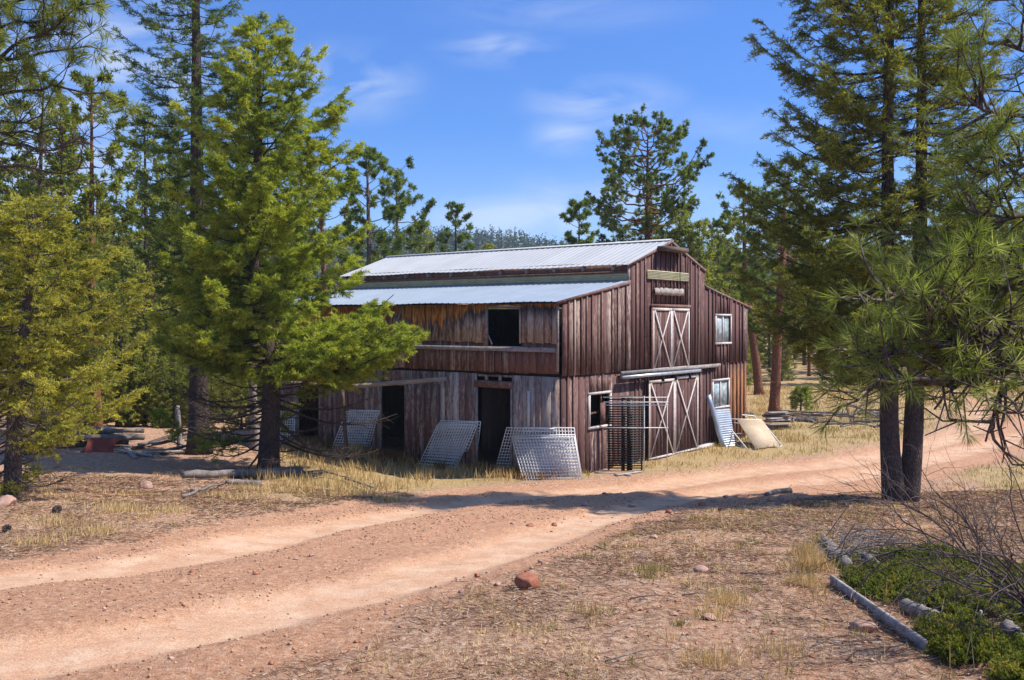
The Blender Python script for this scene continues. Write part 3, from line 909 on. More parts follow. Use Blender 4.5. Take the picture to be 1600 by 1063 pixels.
mb.abox(g_loft[0] - .09, g_loft[0] - .005, -.13, -.092, g_loft[2], g_loft[3], .3); mb.build('loft_door_casing', M['redboard'], barn)
zb1 = G(1026, 716, .16)[1]
xdoor('sliding_door', g_dl[0], g_dl[1], G(1026, 717, .16)[1], G(1026, 594, .16)[1], .16)
xdoor('sliding_door', g_dr[0], g_dr[1], G(1065, 708, .16)[1], G(1065, 588, .16)[1], .16)
mb = MB()
a, b = G(971, 580, .2), G(1128, 575, .2)
zt_ = G(1050, 577, .2)[1]
mb.abox(a[0] + .1, b[0], -.16, -.092, zt_ - .07, zt_ + .05, .3); mb.build('track_board', M['beam'], barn)
mb = MB()
mb.abox(a[0] - .0, G(1095, 580, .25)[0], -.27, -.165, zt_ - .165, zt_ - .075, .2)
mb.build('door_track', M['galv'], barn)
for x in (1012, 1036, 1056, 1078):
    u = G(x, 585, .2)[0]; mb = MB(); mb.abox(u - .04, u + .04, -.235, -.20, zt_ - .36, zt_ - .172, .3)
    mb.build('door_roller', M['black'], barn)
mb = MB(); u0 = G(1083, 700)[0]; u1 = G(1105, 700)[0]; mb.abox(u0, u1 + .2, -.2, -.02, -.04, .10, .9); mb.build('foundation_sill', M['trim'], barn)

def window(name, r, out, tilt=0.0, glazed=True, split=True):
    u0, u1, z0, z1 = r; f = .07
    mb = MB()
    mb.abox(u0 - f, u1 + f, -out - .03, -out + .06, z1, z1 + f, .7)
    mb.abox(u0 - f, u1 + f, -out - .035, -out + .06, z0 - f, z0, .8)
    mb.abox(u0 - f, u0, -out - .03, -out + .06, z0, z1, .6)
    mb.abox(u1, u1 + f, -out - .03, -out + .06, z0, z1, .5)
    if split:
        um = u0 + (u1 - u0) * .48; mb.abox(um - .025, um + .025, -out - .01, -out + .03, z0, z1, .7)
    fr = mb.build(name, M['trim'], barn)
    if glazed:
        mb = MB(); mb.abox(u0, u1, -out + .028, -out + .034, z0, z1, .5); mb.build('pane', M['glass'], fr)
    return fr
window('window', g_wu, .07)
window('window', g_wl, .05)
wf = window('open_window', g_win, .03, glazed=False, split=False)
mb = MB()
u0, u1, z0, z1 = g_win
mb.abox(u0 + (u1 - u0) * .68, u1, .06, .08, z0, z0 + (z1 - z0) * .7, .3)
mb.bar((u0, .3, z0 + .3), (u1, .3, z0 + .34), .05, .08, (0, 0, 1)); mb.bar((u0 + .05, .32, z0 + .5), (u0 + .6, .32, z1), .05, .06, (0, 1, 0))
mb.bar((u0 + (u1 - u0) * .6, .0, z1 - .25), (u0 + (u1 - u0) * .6, .0, z1), .05, .03, (0, 1, 0))
mb.build('window_brace', M['redboard'], wf)
# ------------------------------------------------------------------ conifers
UPV = np.array([0, 0, 1.])
def unit(v): return v / (np.linalg.norm(v, axis=-1, keepdims=True) + 1e-9)

def path_pts(pts, n):
    """smooth resampled polyline through pts"""
    pts = np.asarray(pts, float); d = np.r_[0, np.cumsum(np.linalg.norm(np.diff(pts, axis=0), axis=1))]; d /= d[-1]
    t = np.linspace(0, 1, n); out = np.stack([np.interp(t, d, pts[:, k]) for k in range(3)], 1)
    for _ in range(2):
        out[1:-1] = (out[:-2] + 2 * out[1:-1] + out[2:]) / 4
    return out

class Twigs:
    def __init__(s): s.a = []; s.b = []; s.g = []
    def add(s, a, b, g=None):
        s.a.append(a); s.b.append(b); s.g.append(np.zeros(len(a)) if g is None else np.broadcast_to(g, (len(a),)))
    def get(s): return np.concatenate(s.a), np.concatenate(s.b), np.concatenate(s.g)

def spray(mb, a, b, g, per_m, ln, w, side=1.0, fwd=.8, up=.25, vari=.35):
    """short needles set all along the twigs a->b (g: tone of each twig)"""
    L = np.linalg.norm(b - a, axis=1)
    k = np.maximum(1, rng.poisson(np.maximum(L * per_m, .3)))
    idx = np.repeat(np.arange(len(a)), k); n = len(idx)
    t = rng.uniform(0, 1, n)[:, None]
    d = unit(b - a)[idx]
    p = a[idx] + (b - a)[idx] * t
    e = rng.normal(size=(n, 3)); e[:, 2] = e[:, 2] * .7 + up
    dr = unit(d * fwd + unit(e) * side)
    var = np.clip(g[idx] + rng.normal(0, vari * .5, n) + (t[:, 0] - .5) * .15, 0, 1)
    mb.blades(p, dr, ln * rng.uniform(.65, 1.25, n), w * rng.uniform(.7, 1.3, n), var)

def tufts(mb, c, d, g, k, ln, w, spread=1.0, depth=.0):
    """pom-poms of long needles at twig ends"""
    n = len(c); idx = np.repeat(np.arange(n), k); m = len(idx)
    e = unit(rng.normal(size=(m, 3)))
    dr = unit(d[idx] * rng.uniform(.2, 1.3, m)[:, None] + e * spread)
    p = c[idx] - d[idx] * (rng.uniform(0, 1, m) * depth)[:, None]
    var = np.clip(g[idx] + rng.normal(0, .15, m), 0, 1)
    mb.blades(p, dr, ln * rng.uniform(.7, 1.15, m), w * rng.uniform(.7, 1.3, m), var)

def fir(H, r0, env, n_limb=110, t0=.12, trunk=None, right=0.0, droop=(-.05, .45), per_m=95, ln=.10, w=.026, twig_m=6.5, dead=(0, .0), tone=(.5, .22),
        limb_r=.012, sub=3, seg=10, lacy=1.0, dead_len=1.0, flat=.35, jit=.35, az_bias=None, top_tone=.0, sag=.16, extra=()):
    """returns (trunk mesh, crown mesh) of a fir standing at the origin; env(t, az) is the limb reach at relative height t"""
    tr = MB(); cr = MB(); tw = Twigs(); bare = Twigs()
    tp = path_pts(trunk if trunk is not None else [(0, 0, 0), (0, 0, H * .5), (0, 0, H)], 22)
    def axis_at(h): return np.array([np.interp(h, tp[:, 2], tp[:, 0]), np.interp(h, tp[:, 2], tp[:, 1]), h])
    rad = r0 * (1 - tp[:, 2] / H) ** .85 + .012
    rad[0] *= 1.35; rad[1] *= 1.06
    tr.tube(tp, rad, seg, .5, .07)
    for i in range(n_limb + len(extra)):
        t = t0 + (1 - t0) * (i + random.random()) / n_limb
        t = min(t, .99); h = t * H
        az = i * 2.39996 + random.uniform(-.5, .5)
        if az_bias: az = az_bias(t, az)
        Rr = env(t, az) * random.uniform(1 - jit, 1.06)
        if Rr < .12: continue
        is_dead = dead[0] <= t <= dead[1] and random.random() < dead_len
        el = droop[0] + (droop[1] - droop[0]) * t ** 1.3 + random.uniform(-.08, .08)
        if i >= n_limb:
            t, az, Rr, el, is_dead = extra[i - n_limb]; h = t * H
        hd = np.array([math.cos(az), math.sin(az), 0]); sd = np.array([-math.sin(az), math.cos(az), 0])
        n = 8; s = np.linspace(0, 1, n)
        bend = random.uniform(-.18, .18)
        p = axis_at(h) + hd * (Rr * s)[:, None] + sd * (Rr * bend * s ** 2)[:, None] + UPV * (Rr * (math.tan(el) * s - sag * np.sin(s * np.pi) + .10 * s ** 3))[:, None]
        rb = max(.008, limb_r * (.5 + Rr * .55))
        tr.tube(p, rb * (1 - s * .85) + .003, 5, .5, cap=False)
        g0 = tone[0] + random.gauss(0, tone[1]) * .6 + top_tone * (t - .5)
        nt = max(4, int(Rr * twig_m * 2 * lacy))
        st = rng.uniform(.12 if not is_dead else .3, 1, nt) ** .8
        base = np.stack([np.interp(st, s, p[:, k]) for k in range(3)], 1)
        sgn = np.where(rng.random(nt) < .5, -1, 1)
        ang = rng.uniform(.55, 1.15, nt) * sgn
        tl = (.14 + .34 * Rr * (1 - st) ** .7 * .55 + .12 * rng.random(nt)) * rng.uniform(.7, 1.25, nt)
        d = hd * np.cos(ang)[:, None] + sd * np.sin(ang)[:, None]
        d = d + UPV * (rng.normal(0, flat, nt) + .05)[:, None]; d = unit(d)
        end = base + d * tl[:, None]
        if is_dead:
            bare.add(base, end + rng.normal(0, .06, (nt, 3)), .0); continue
        gg = np.clip(g0 + rng.normal(0, tone[1] * .6, nt), 0, 1)
        tw.add(base, end, gg)
        tipn = 3; tb = p[-2] + (p[-1] - p[-2]) * rng.random((tipn, 1)); tw.add(tb, tb + unit(hd + rng.normal(0, .3, (tipn, 3))) * .22, np.full(tipn, min(1, g0 + .15)))
        for q in range(sub):
            u = rng.uniform(.25, 1, nt); sb = base + (end - base) * u[:, None]
            a2 = rng.uniform(.5, 1.0, nt) * np.where(rng.random(nt) < .5, -1, 1)
            perp = unit(np.cross(d, UPV))
            d2 = unit(d * np.cos(a2)[:, None] + perp * np.sin(a2)[:, None] + UPV * rng.normal(0, flat * .8, nt)[:, None])
            tw.add(sb, sb + d2 * (tl * rng.uniform(.3, .55, nt))[:, None], np.clip(gg + .08, 0, 1))
    a, b, g = tw.get()
    tr.sticks(a, b, .006, .002, .5)
    if bare.a:
        a2, b2, g2 = bare.get(); tr.sticks(a2, b2, .008, .002, .5)
        m_ = len(a2); mid = a2 + (b2 - a2) * rng.uniform(.3, 1, (m_, 1)); tr.sticks(mid, mid + unit(rng.normal(size=(m_, 3)) + unit(b2 - a2)) * rng.uniform(.1, .35, (m_, 1)), .005, .0015, .5)
    spray(cr, a, b, g, per_m, ln, w)
    return tr, cr

def ponderosa(H, r0, env, n_limb=34, t0=.4, trunk=None, k=26, ln=.2, w=.03, droop=(-.1, .7), tone=(.5, .2), twig_m=2.6, seg=9, sub=3, limb_r=.016, dead=0, jit=.4):
    tr = MB(); cr = MB()
    tp = path_pts(trunk if trunk is not None else [(0, 0, 0), (0, 0, H * .5), (0, 0, H)], 20)
    def axis_at(h): return np.array([np.interp(h, tp[:, 2], tp[:, 0]), np.interp(h, tp[:, 2], tp[:, 1]), h])
    rad = r0 * (1 - tp[:, 2] / H) ** .8 + .015; rad[0] *= 1.25
    tr.tube(tp, rad, seg, .5, .06)
    C, D, Gt = [], [], []
    for i in range(n_limb + dead):
        dd = i >= n_limb
        t = (t0 + (1 - t0) * (i + random.random()) / n_limb) if not dd else random.uniform(t0 * .4, t0)
        t = min(t, .985); az = i * 2.39996 + random.uniform(-.6, .6)
        Rr = env(t, az) * random.uniform(1 - jit, 1.1) * (.5 if dd else 1)
        if Rr < .1: continue
        el = droop[0] + (droop[1] - droop[0]) * ((t - t0) / (1 - t0) if not dd else 0) ** 1.2 + random.uniform(-.15, .15)
        hd = np.array([math.cos(az), math.sin(az), 0]); sd = np.array([-math.sin(az), math.cos(az), 0])
        n = 8; s = np.linspace(0, 1, n); bend = random.uniform(-.35, .35)
        wob = np.cumsum(rng.normal(0, .03, (n, 3)), axis=0) * Rr; wob -= wob[0]
        p = axis_at(t * H) + hd * (Rr * s)[:, None] + sd * (Rr * bend * s ** 2)[:, None] + UPV * (Rr * (math.tan(el) * s + .22 * s ** 2.5 - .1 * np.sin(s * 3.14)))[:, None] + wob
        rb = max(.012, limb_r * (.6 + Rr * .6)); tr.tube(p, rb * (1 - s * .8) + .004, 5, .5, cap=False)
        nt = max(3, int(Rr * twig_m * 2))
        st = rng.uniform(.3, 1, nt) ** .7
        base = np.stack([np.interp(st, s, p[:, q]) for q in range(3)], 1)
        ang = rng.uniform(.4, 1.1, nt) * np.where(rng.random(nt) < .5, -1, 1)
        d = unit(hd * np.cos(ang)[:, None] + sd * np.sin(ang)[:, None] + UPV * (rng.normal(.25, .3, nt))[:, None])
        tl = (.25 + .28 * Rr * (1 - st)) * rng.uniform(.7, 1.3, nt)
        end = base + d * tl[:, None]
        tr.sticks(base, end, .012, .006, .5)
        if dd: continue
        g0 = tone[0] + random.gauss(0, tone[1]) * .5
        C += [end, p[-1:]]; D += [unit(d + UPV * .5), unit(hd + UPV * .6)[None]]; Gt += [g0 + rng.normal(0, tone[1], nt), np.array([g0])]
        for q in range(sub):
            u = rng.uniform(.3, 1, nt); sb = base + (end - base) * u[:, None]
            d2 = unit(d + rng.normal(0, .7, (nt, 3)) + UPV * .3); e2 = sb + d2 * (tl * rng.uniform(.3, .7, nt))[:, None]
            tr.sticks(sb, e2, .008, .004, .5)
            C.append(e2); D.append(unit(d2 + UPV * .5)); Gt.append(g0 + rng.normal(0, tone[1], nt))
    C = np.concatenate(C); D = np.concatenate(D); Gt = np.clip(np.concatenate(Gt), 0, 1)
    tufts(cr, C, D, Gt, k, ln, w, 1.0, ln * .6)
    return tr, cr

def plant_tree(name, parts, loc, bark, leaf, label, cat='tree', group=None, rz=0.0, scale=1.0):
    e = empty(name, loc, rz); e.scale = (scale,) * 3
    tag(e, label, cat, group)
    parts[0].build('trunk', bark, e, shade=True); parts[1].build('crown', leaf, e)
    return e
def interp_env(table):
    """table rows: t, reach to the left of the picture, reach to the right, reach in depth"""
    T = np.array(table)
    def f(t, az):
        l, r, d = (np.interp(t, T[:, 0], T[:, k]) for k in (1, 2, 3))
        c, s = math.cos(az), math.sin(az)
        side = r if c > 0 else l
        return math.sqrt((c * side) ** 2 + (s * d) ** 2)
    return f

# --- the bright fir in front of the barn
b0 = on_ground(418, 736); D0 = 25.0
b0 = at(418, 736, D0); b0[2] = zg1(b0[0], b0[1])
ppm = F / D0
Hh = at(405, 36, D0)[2] - b0[2]
trunk = [(0, 0, -.25), (.02, 0, .5), (.17, 0, 2.4), (.05, 0, 3.6), (-.42, 0, 5.3), (-.32, 0, 7.2), (-.15, 0, 9.2), (-.22, 0, Hh)]
env = interp_env([(0, 1.6, 1.2, 1.5), (.09, 3.0, 1.6, 2.0), (.195, 2.9, 2.4, 2.0), (.215, 2.2, 3.9, 2.2), (.27, 2.6, 4.0, 2.8), (.33, 3.0, 3.3, 2.9), (.45, 2.9, 3.4, 2.7), (.6, 2.4, 3.1, 2.4), (.72, 2.0, 2.55, 1.9), (.82, 1.5, 2.0, 1.4), (.9, .85, 1.25, .9), (1, .2, .25, .2)])
tr, cr = fir(Hh, .27, env, 165, .05, trunk, per_m=150, ln=.115, w=.017, twig_m=6.0, dead=(0, .205), tone=(.55, .25), droop=(.10, .62), jit=.42, dead_len=.94, limb_r=.017, sag=.09, extra=[(.225, .05, 4.1, .16, False), (.235, -.25, 4.3, .15, False), (.24, .3, 3.8, .15, False), (.25, -.1, 3.6, .12, False), (.26, -.55, 3.3, .12, False), (.27, .1, 3.5, .1, False), (.23, -.9, 3.0, .1, False), (.285, -.3, 3.3, .12, False),
    (.26, 3.3, 2.9, .1, False), (.25, -2.6, 2.8, .12, False), (.30, 2.9, 2.8, .1, False)] + [(random.uniform(.05, .19), az_, random.uniform(2.0, 3.5), random.uniform(-.38, .12), True) for az_ in (3.14, 2.8, -2.9, 3.4, -2.4, -2.0, 3.0, 2.6, .2, -.3, -.7, .5, 0.1, -1.2, -1.7)])
plant_tree('fir_tree', (tr, cr), b0, M['bark_dark'], M['fir'], 'bright yellow-green fir with bare lower limbs in front of the barn, log at its foot')

# --- tall thin-crowned fir behind it
p = at(311, 692, 28.0); p[2] = zg1(p[0], p[1])
env = interp_env([(.12, .9, 1.0, .8), (.25, 2.6, 2.4, 2.2), (.45, 3.0, 2.6, 2.4), (.6, 2.7, 2.2, 2.1), (.75, 2.4, 1.6, 1.8), (.88, 1.5, 1.1, 1.2), (1, .3, .3, .3)])
tr, cr = fir(18.5, .30, env, 170, .16, None, per_m=75, ln=.11, w=.018, twig_m=3.8, dead=(.1, .27), tone=(.35, .2), droop=(-.25, .6), jit=.45)
plant_tree('fir_tree', (tr, cr), p, M['bark_dark'], M['pine'], 'tall open-crowned fir with a stout straight trunk behind the bright fir')

# --- twin fir right of the road
pa = at(1391, 781, 20.0); pb = at(1424, 779, 20.15); base = (pa + pb) / 2; base[2] = zg1(base[0], base[1])
tw_e = empty('twin_fir_tree', base)
tag(tw_e, 'tall fir with two dark trunks joined at the foot, beside the dirt road', 'tree')
env = interp_env([(.15, 1.0, .8, 1.0), (.20, 2.0, 1.8, 2.0), (.30, 3.3, 2.5, 2.4), (.42, 3.5, 2.4, 2.4), (.52, 2.7, 2.0, 2.2), (.62, 3.2, 2.0, 2.2), (.75, 2.2, 1.8, 1.8), (.88, 1.4, 1.3, 1.2), (1, .25, .25, .2)])
for k, (pp, lean, hh) in enumerate(((pa, -.12, 14.6), (pb, .16, 13.8))):
    o = pp - base; o[2] = 0
    trk = [(-o[0] * .6, 0, -.3), (0, 0, .35), (lean * .5, 0, 3.0), (lean, 0, hh * .5), (lean * .6, 0, hh)]
    side = -1 if k == 0 else 1
    def bias(t, az, side=side):
        # the two crowns mostly grow away from one another
        return az if math.cos(az) * side > -.35 or random.random() < .35 else math.pi - az
    tr, cr = fir(hh, .205, env, 140, .17, trk, per_m=88, ln=.095, w=.0155, twig_m=5.4, dead=(.1, .2), tone=(.42, .24), droop=(-.26, .75), jit=.38, az_bias=bias, sub=3, limb_r=.014)
    for m_ in (tr, cr):
        m_.v = [q + o for q in m_.v]
    tr.build('trunk', M['bark_dark'], tw_e, shade=True); cr.build('crown', M['twinfir'], tw_e)

# --- yellowing fir at the far left
p = at(18, 760, 17.0); p[2] = zg1(p[0], p[1])
env = interp_env([(0, 1.8, .5, 1.0), (.12, 2.4, .8, 1.3), (.22, 2.5, 1.9, 1.8), (.36, 2.6, 2.75, 2.3), (.5, 2.3, 2.5, 2.1), (.7, 1.7, 1.65, 1.5), (.88, .9, .95, .8), (1, .25, .25, .2)])
tr, cr = fir(at(60, 318, 17)[2] - p[2], .15, env, 125, .03, [(0, 0, -.2), (.1, 0, 2), (.35, 0, 3.6), (.45, 0, 5.4)], per_m=115, ln=.075, w=.0135, twig_m=5.6, dead=(0, .3), dead_len=.62, tone=(.5, .25), droop=(-.12, .6), jit=.4)
plant_tree('fir_tree', (tr, cr), p, M['bark_grey'], M['yellow'], 'yellowing low-branched fir at the left edge, with grey dead lower twigs')

# --- pines behind the barn
def pine_at(px, py_top, Y, base_z=0.0, **kw):
    top = at(px, py_top, Y); x, y = top[0], top[1]
    return (x, y, float(zbase(x, y))), top[2] - float(zbase(x, y))
loc, H = pine_at(1012, 202, 52)
env = interp_env([(.45, 2.4, 3.6, 2.5), (.55, 3.0, 3.8, 2.8), (.64, 3.4, 3.2, 2.8), (.72, 3.7, 3.3, 2.8), (.8, 2.7, 3.0, 2.4), (.9, 2.7, 2.2, 2.2), (.96, 1.7, 1.4, 1.4), (1, .8, .8, .8)])
tr, cr = ponderosa(H, .27, env, 84, .42, None, k=20, ln=.165, w=.038, twig_m=2.2, sub=5, tone=(.55, .22), droop=(-.05, .55), limb_r=.022)
plant_tree('pine_tree', (tr, cr), loc, M['bark_orange'], M['pine'], 'tall open pine with tufted limbs rising above the barn ridge')
loc, H = pine_at(905, 318, 58)
env = interp_env([(.6, 1.2, 1.0, 1), (.78, 1.3, 1.0, 1), (.9, .8, .7, .7), (1, .3, .3, .3)])
tr, cr = ponderosa(H, .16, env, 26, .6, None, k=26, ln=.25, w=.05, twig_m=2.4, tone=(.35, .2))
plant_tree('pine_tree', (tr, cr), loc, M['bark_dark'], M['pine'], 'small pine top poking above the middle of the barn roof, left of the tallest pine')
loc, H = pine_at(712, 322, 62)
env = interp_env([(.55, 1.6, 1.4, 1), (.75, 1.2, 1.1, 1), (.88, .9, 1.1, .8), (1, .4, .4, .3)])
tr, cr = ponderosa(H, .17, env, 26, .5, None, k=24, ln=.26, w=.05, twig_m=1.9, tone=(.3, .2), dead=4)
plant_tree('pine_tree', (tr, cr), loc, M['bark_dark'], M['pine'], 'thin bare-limbed pine standing alone above the roof in front of the hill')
loc, H = pine_at(578, 238, 46)
env = interp_env([(.5, 1.6, 1.9, 1.3), (.7, 1.6, 2.0, 1.4), (.85, 1.3, 1.7, 1.2), (1, .6, .6, .5)])
tr, cr = ponderosa(H, .24, env, 40, .42, [(.1, 0, -.2), (0, 0, H * .4), (-.15, 0, H)], k=24, ln=.23, w=.045, twig_m=2.2, tone=(.45, .22))
plant_tree('pine_tree', (tr, cr), loc, M['bark_grey'], M['pine'], 'leafy pine with a leaning trunk just right of the bright fir top')
loc, H = pine_at(620, 264, 54)
tr, cr = ponderosa(H, .2, env, 36, .40, None, k=22, ln=.23, w=.045, twig_m=1.9, tone=(.45, .22))
plant_tree('pine_tree', (tr, cr), loc, M['bark_grey'], M['pine'], 'airy round-topped pine behind the left end of the barn roof')

# --- orange-barked pines right of the barn
p = on_ground(1211, 648)
env = interp_env([(.3, 2.0, 2.2, 2), (.5, 2.6, 2.8, 2.5), (.7, 2.3, 2.5, 2.2), (.9, 1.3, 1.4, 1.2), (1, .4, .4, .4)])
Hq = at(1225, 300, p[1])[2] - p[2] + 1.2
tr, cr = ponderosa(Hq, .245, env, 46, .33, [(-.05, 0, -.2), (.12, 0, Hq * .35), (.35, 0, Hq * .7), (.4, 0, Hq)], k=24, ln=.2, w=.036, twig_m=2.2, tone=(.45, .22), dead=5)
plant_tree('pine_tree', (tr, cr), p, M['bark_orange'], M['pine'], 'straight orange-barked pine on the grass right of the barn')
p = on_ground(1184, 617)
Hq = 11.8
tr, cr = ponderosa(Hq, .26, env, 46, .36, [(.1, 0, -.2), (-.1, 0, 2), (-.75, 0, 6), (-.9, 0, Hq)], k=24, ln=.22, w=.042, twig_m=2.0, tone=(.55, .22), dead=5)
plant_tree('pine_tree', (tr, cr), p, M['bark_orange'], M['pine'], 'leaning orange pine trunk touching the right corner of the barn in view')

# --- middle-distance trees on the left
protos = []
def proto(kind):
    if kind == 0:
        e = interp_env([(.15, 1.7, 1.7, 1.7), (.3, 2.1, 2.1, 2.1), (.6, 1.5, 1.5, 1.5), (.85, .7, .7, .7), (1, .15, .15, .15)])
        return fir(12, .17, e, 100, .10, None, per_m=26, ln=.19, w=.06, twig_m=3.6, tone=(.45, .25), droop=(-.2, .6), sub=2, seg=7, dead=(0, .16)), M['bark_dark'], M['far']
    if kind == 1:
        e = interp_env([(.3, 1.6, 1.8, 1.7), (.5, 2.3, 2.0, 2.1), (.75, 1.9, 1.7, 1.8), (.92, 1.1, 1.1, 1.1), (1, .4, .4, .4)])
        return ponderosa(14, .20, e, 48, .3, [(0, 0, -.2), (.15, .1, 5), (-.1, 0, 14)], k=20, ln=.26, w=.06, twig_m=1.9, tone=(.5, .25), sub=2, dead=6), M['bark_orange'], M['far']
    if kind == 2:
        e = interp_env([(.05, 1.5, 1.5, 1.5), (.2, 1.9, 1.9, 1.9), (.5, 1.6, 1.4, 1.5), (.8, .8, .8, .8), (1, .15, .15, .15)])
        return fir(8.5, .13, e, 100, .04, None, per_m=32, ln=.17, w=.055, twig_m=4.0, tone=(.65, .22), droop=(-.1, .6), sub=2, seg=7), M['bark_dark'], M['far']
    e = interp_env([(.4, 1.2, 1.2, 1.2), (.6, 1.8, 1.8, 1.8), (.85, 1.2, 1.2, 1.2), (1, .4, .4, .4)])
    return ponderosa(16, .19, e, 40, .42, [(0, 0, -.2), (-.15, 0, 7), (.1, .1, 16)], k=20, ln=.26, w=.06, twig_m=2.0, tone=(.4, .25), sub=2, dead=9), M['bark_dark'], M['far']
KIND = {0: ('fir_tree', 'dark bushy fir'), 1: ('pine_tree', 'orange-trunked pine'), 2: ('young_fir_tree', 'light green young fir'), 3: ('pine_tree', 'slender dark-trunked pine')}
for k in range(4):
    (a, b), bk, lf = proto(k)
    protos.append((a, b, bk, lf))
firsts = {}
def put(kind, x, y, s, where, group, unique=None):
    nm, lb = KIND[kind]
    z = float(zbase(x, y)) - .05
    if kind not in firsts:
        a, b, bk, lf = protos[kind]
        o = plant_tree(nm, (a, b), (x, y, z), bk, lf, '')
        firsts[kind] = o
    else:
        o = copy_tree(firsts[kind])
    o.location = (x, y, z); o.scale = (s, s, s * random.uniform(.92, 1.1)); o.rotation_euler = (random.uniform(-.03, .03), random.uniform(-.03, .03), random.uniform(0, 6.28))
    o['label'] = unique or '%s in the %s' % (lb, where); o['category'] = 'tree'
    if group and not unique: o['group'] = '%ss in the %s' % (lb, where)
    elif 'group' in o: del o['group']
    return o
# nearer ones, seen singly
for kind, px, Y, s, lab in ((0, 232, 40, 1.05, 'dark fir seen between the yellowing fir and the stout straight trunk'), (1, 152, 33, .85, 'orange-trunked pine rising behind the log pile'),
                            (0, 105, 31, .95, 'dense dark fir behind the yellowing fir at the left edge'), (3, 60, 36, .9, 'slender dark pine high behind the yellowing fir'),
                            (0, -15, 30, 1.0, 'dark fir cut by the left edge of the view'), (2, 185, 36, .8, 'light young fir low behind the log pile'),
                            (2, 272, 42, .9, 'light young fir beside the stout straight trunk'), (2, 350, 44, .85, 'light young fir between the stout trunk and the bright fir'),
                            (2, 395, 47, .8, 'light young fir behind the leaning white post'),
                            (0, 450, 52, .9, 'dark fir behind the far left end of the barn'), (1, 505, 50, .95, 'orange-trunked pine behind the far left end of the barn')):
    q = at(px, 600, Y); put(kind, q[0], q[1], s, '', None, lab)
# a thicket of small firs behind the log pile
for k in range(16):
    q = at(75 + 320 * ((k * .618) % 1.0), 640, random.uniform(34.5, 42))
    put(2, q[0], q[1], random.uniform(.26, .5), 'low thicket behind the log pile and posts', True)
# the woods behind
def woods(where, px0, px1, y0, y1, n, kinds, smin, smax):
    for i in range(n):
        Y = y0 + (y1 - y0) * math.sqrt((i + random.random()) / n)
        px = px0 + (px1 - px0) * ((i * .61803 + random.uniform(0, .06)) % 1.0)
        q = at(px, 600, Y)
        put(random.choice(kinds), q[0], q[1], random.uniform(smin, smax), where, True)
woods('woods left of the barn', -160, 480, 44, 85, 62, (0, 0, 1, 2, 2, 3), .75, 1.1)
woods('woods right of the barn', 1120, 1800, 54, 95, 80, (0, 1, 1, 2, 2, 3), .62, .98)
woods('low trees behind the barn roof', 560, 672, 66, 90, 7, (0, 2, 2), .62, .86)
woods('trees behind the gable', 1010, 1150, 62, 85, 12, (0, 1, 2), .7, .95)
for px, top, Y in ((766, 372, 75), (655, 352, 70), (1060, 345, 50), (1095, 366, 49)):
    q = at(px, top, Y); hz = float(zbase(q[0], q[1])); o = put(2, q[0], q[1], (q[2] - hz) / 8.5, '', None,
        {766: 'round yellow-green fir top above the middle of the roof', 655: 'green fir top at the left of the roof below the hill', 1060: 'green fir right behind the gable peak', 1095: 'green fir just right of the gable peak'}[px])

# --- distant hill with its own woods
def hill_z(x, y):
    ridge = np.interp(x, [-500, -260, -120, -60, -35, 40, 120, 260, 500], [26, 36, 42, 44, 44, 37, 33, 35, 26])
    return -2 + ridge * smooth(170, 470, y) * (1 - .35 * smooth(480, 640, y)) + (fbm(x * .012, y * .012, 90, 4) - .5) * 14 * smooth(200, 400, y)
xx, yy = np.meshgrid(np.linspace(-520, 520, 130), np.linspace(160, 660, 70))
V = np.stack([xx.ravel(), yy.ravel(), hill_z(xx.ravel(), yy.ravel())], 1)
i = np.arange(69)[:, None] * 130; j = np.arange(129)[None]
mb = MB(); mb.add(V, np.stack([i + j, i + j + 1, i + j + 131, i + j + 130], -1).reshape(-1, 4), .5)
M['hill'] = plain('hill_floor', (.055, .075, .035), .95, 0, .05, .6, 1.3, (.16, .13, .07), 0)
tag(mb.build('hills', M['hill'], shade=True), kind='structure')
n = 9000
hx = rng.uniform(-330, 330, n); hy = rng.uniform(200, 520, n)
hz = hill_z(hx, hy); hh = rng.uniform(4.5, 8.5, n)
mb = MB(); mb2 = MB()
kk = 18
idx = np.repeat(np.arange(n), kk); tt = rng.uniform(0.05, 1, n * kk)
an = rng.uniform(0, 6.283, n * kk); rr_ = (1 - tt) ** .8 * hh[idx] * .22
c = np.stack([hx[idx], hy[idx], hz[idx] + tt * hh[idx]], 1)
d = unit(np.stack([np.cos(an), np.sin(an), rng.uniform(-.1, .9, n * kk)], 1))
mb.blades(c, d, rr_ + .6, rr_ * .5 + .5, np.clip(rng.uniform(0, 1, n)[idx] * .6 + rng.uniform(0, .5, n * kk), 0, 1))
tag(mb.build('hillside_forest', M['hillfir']), 'dark conifer forest covering the distant hill', 'forest', kind='stuff')

